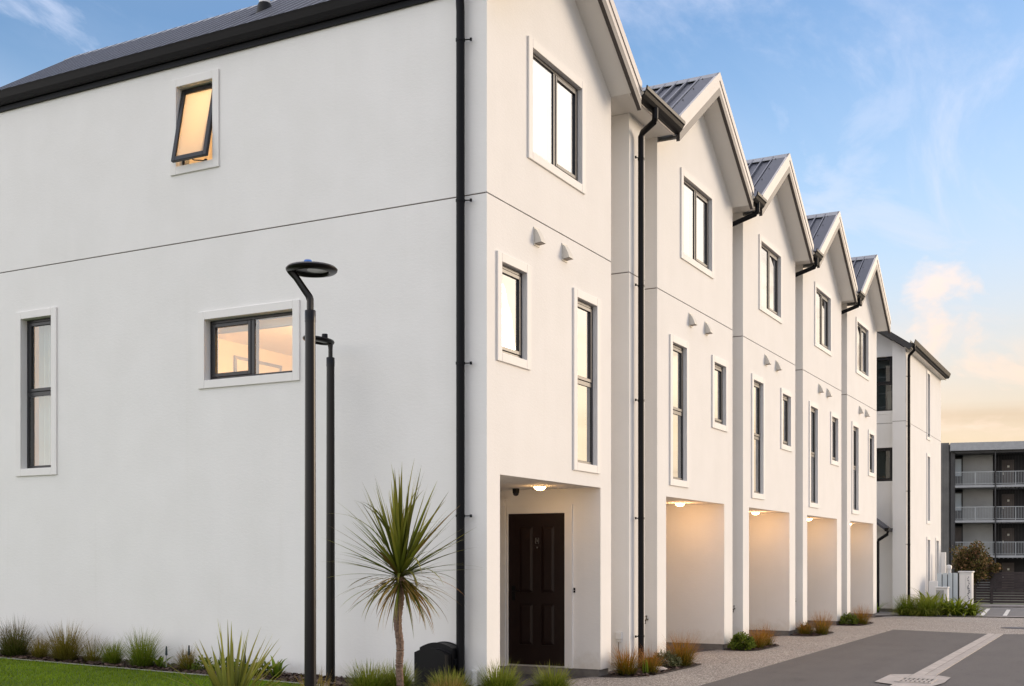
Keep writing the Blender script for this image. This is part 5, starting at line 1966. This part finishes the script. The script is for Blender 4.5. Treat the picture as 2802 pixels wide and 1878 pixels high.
# small trees
def tree(loc, h, r, crown_z, mat_, label, name, n=5000, leaf=0.07, squash=0.9):
    o = empty(name, loc, label, 'tree')
    x, y, z = loc
    tb = MB()
    tb.tube([(x, y, z), (x + 0.01, y, z + crown_z * 0.6), (x, y + 0.01, z + crown_z), (x, y, z + h * 0.8)], [0.035, 0.03, 0.026, 0.008], 8)
    for k in range(9):
        a = k * 2.4
        zb = z + crown_z + (h - crown_z) * 0.08 * (k % 5)
        tb.tube([(x, y, zb), (x + math.cos(a) * r * 0.4, y + math.sin(a) * r * 0.4, zb + r * 0.4), (x + math.cos(a) * r * 0.8, y + math.sin(a) * r * 0.8, zb + r * 0.75)], [0.016, 0.011, 0.004], 6)
    tb.build('trunk', M['bark_dark'], o)
    cl = []
    hc = (h - crown_z) / 2
    for k in range(46):
        d = rng.normal(0, 1, 3)
        d /= np.linalg.norm(d)
        q = np.array([x, y, z + crown_z + hc]) + d * np.array([r, r, hc * squash]) * rng.uniform(0.35, 0.9)
        q[:2] = np.array([x, y]) + (q[:2] - np.array([x, y])) * (0.55 + 0.55 * np.clip((q[2] - z - crown_z) / (hc * 1.1), 0, 1))
        cl.append((q, r * rng.uniform(0.16, 0.34)))
    per = n // len(cl)
    VV, AA = [], []
    for q, rr in cl:
        u = rng.normal(0, 1, (per, 3))
        u /= np.linalg.norm(u, axis=1)[:, None]
        c = q + u * rr * rng.uniform(0.3, 1.1, (per, 1))
        d = u * 0.7 + rng.normal(0, 0.7, (per, 3))
        d /= np.linalg.norm(d, axis=1)[:, None]
        s = np.cross(d, rng.normal(0, 1, (per, 3)))
        s /= np.linalg.norm(s, axis=1)[:, None]
        L = leaf * rng.uniform(0.6, 1.3, (per, 1))
        VV.append(np.stack([c, c + d * L * 0.5 - s * L * 0.3, c + d * L, c + d * L * 0.5 + s * L * 0.3], 1))
        at = np.zeros((per, 4, 3))
        at[:, :, 0] = rng.uniform(0, 1, (per, 1))
        at[:, :, 1] = rng.uniform(0, 1, (per, 1))
        at[:, :, 2] = rng.uniform(0, 1, (per, 1))
        AA.append(at)
    V = np.concatenate(VV)
    A_ = np.concatenate(AA)
    f = np.arange(len(V) * 4).reshape(-1, 4)
    plant('crown', [(V.reshape(-1, 3), f, A_.reshape(-1, 3))], mat_, loc, parent=o)
    return o


tree((32.38, -1.29, 0.03), 2.2, 0.80, 0.50, M['photinia'], 'bushy red-brown tree in front of the slat fence', 'photinia_tree', 9000, 0.085)
q = Vector((46.5, 2.75, -0.3))
tree(q, 3.6, 0.75, 0.8, M['olive'], 'pale olive-green tree half hidden behind the end block', 'olive_tree', 5000, 0.10)

# lawn
ln_n = 90000
A_ = rng.uniform(-4.6, -0.76, ln_n)
Bq = rng.uniform(1.72, 8.6, ln_n)
keep = (A_ > -4.6 + 0.0 * Bq)
A_, Bq = A_[keep], Bq[keep]
n = len(A_)
v, f, at = blades(n, (0, 0, 0), 0.0, (0.025, 0.05), 0.005, (0.0, 0.7), (0.0, 0.8), seg=2, basew=0.8)
v = v.reshape(n, -1, 3)
v[:, :, 0] += A_[:, None]
v[:, :, 1] += Bq[:, None]
v[:, :, 2] += (0.125 + 0.019 * Bq)[:, None]
at = at.reshape(n, -1, 3)
pat = 0.5 + 0.25 * np.sin(A_ * 2.7 + 1.3 * np.sin(Bq * 1.9)) + 0.2 * np.sin(Bq * 4.3 + A_ * 3.1)
at[:, :, 1] = np.clip(0.45 * at[:, :, 1] + 0.55 * pat[:, None], 0, 1)
lw = plant('lawn', [(v.reshape(-1, 3), f, at.reshape(-1, 3))], M['lawn_blade'], (0, 0, 0))
tag(lw, 'short bright green lawn at the lower left', 'lawn', kind='stuff')

# bark chips in the beds
def chips(n, fn, seed):
    r_ = np.random.default_rng(seed)
    P_ = fn(n, r_)
    n = len(P_)
    az = r_.uniform(0, 6.283, n)
    L = r_.uniform(0.012, 0.04, n)
    W_ = L * r_.uniform(0.25, 0.6, n)
    d = np.stack([np.cos(az), np.sin(az), r_.uniform(-.5, .5, n)], 1)
    s = np.stack([-np.sin(az), np.cos(az), r_.uniform(-.5, .5, n)], 1)
    v = np.stack([P_ - d * L[:, None] - s * W_[:, None], P_ + d * L[:, None] - s * W_[:, None], P_ + d * L[:, None] + s * W_[:, None], P_ - d * L[:, None] + s * W_[:, None]], 1)
    at = np.zeros((n, 4, 3))
    at[:, :, 0] = r_.uniform(0, 1, (n, 1))
    at[:, :, 1] = r_.uniform(0, 1, (n, 1))
    return v.reshape(-1, 3), np.arange(n * 4).reshape(n, 4), at.reshape(-1, 3)


M['chip'] = blade_mat('bark_chip', (0.03, 0.02, 0.016), (0.075, 0.05, 0.036), (0.15, 0.105, 0.08), trans=0.0)
def side_fn(n, r_):
    a = r_.uniform(-0.66, 0, n)
    b = r_.uniform(-0.3, 8.3, n)
    return np.stack([a, b, np.where(b > 0, 0.125 + 0.019 * b, 0.125 * (1 + b / 1.2)) + 0.006 + r_.uniform(0, 0.02, n)], 1)
def front_fn(n, r_):
    out = []
    for k in range(4):
        off = 0 if k == 0 else 4.297 * (k - 1)
        x0, x1 = (3.3, 5.5) if k == 0 else (8.5, 9.9)
        m_ = n // 4
        out.append(np.stack([r_.uniform(x0, x1, m_) + off, r_.uniform(-0.53, 0.0, m_), 0.012 + r_.uniform(0, 0.015, m_)], 1))
    return np.concatenate(out)
tag(plant('bark_chips', [chips(7000, side_fn, 3), chips(3600, front_fn, 4)], M['chip'], (0, 0, 0)), 'dark bark chips scattered over the planting beds', 'mulch', kind='stuff')
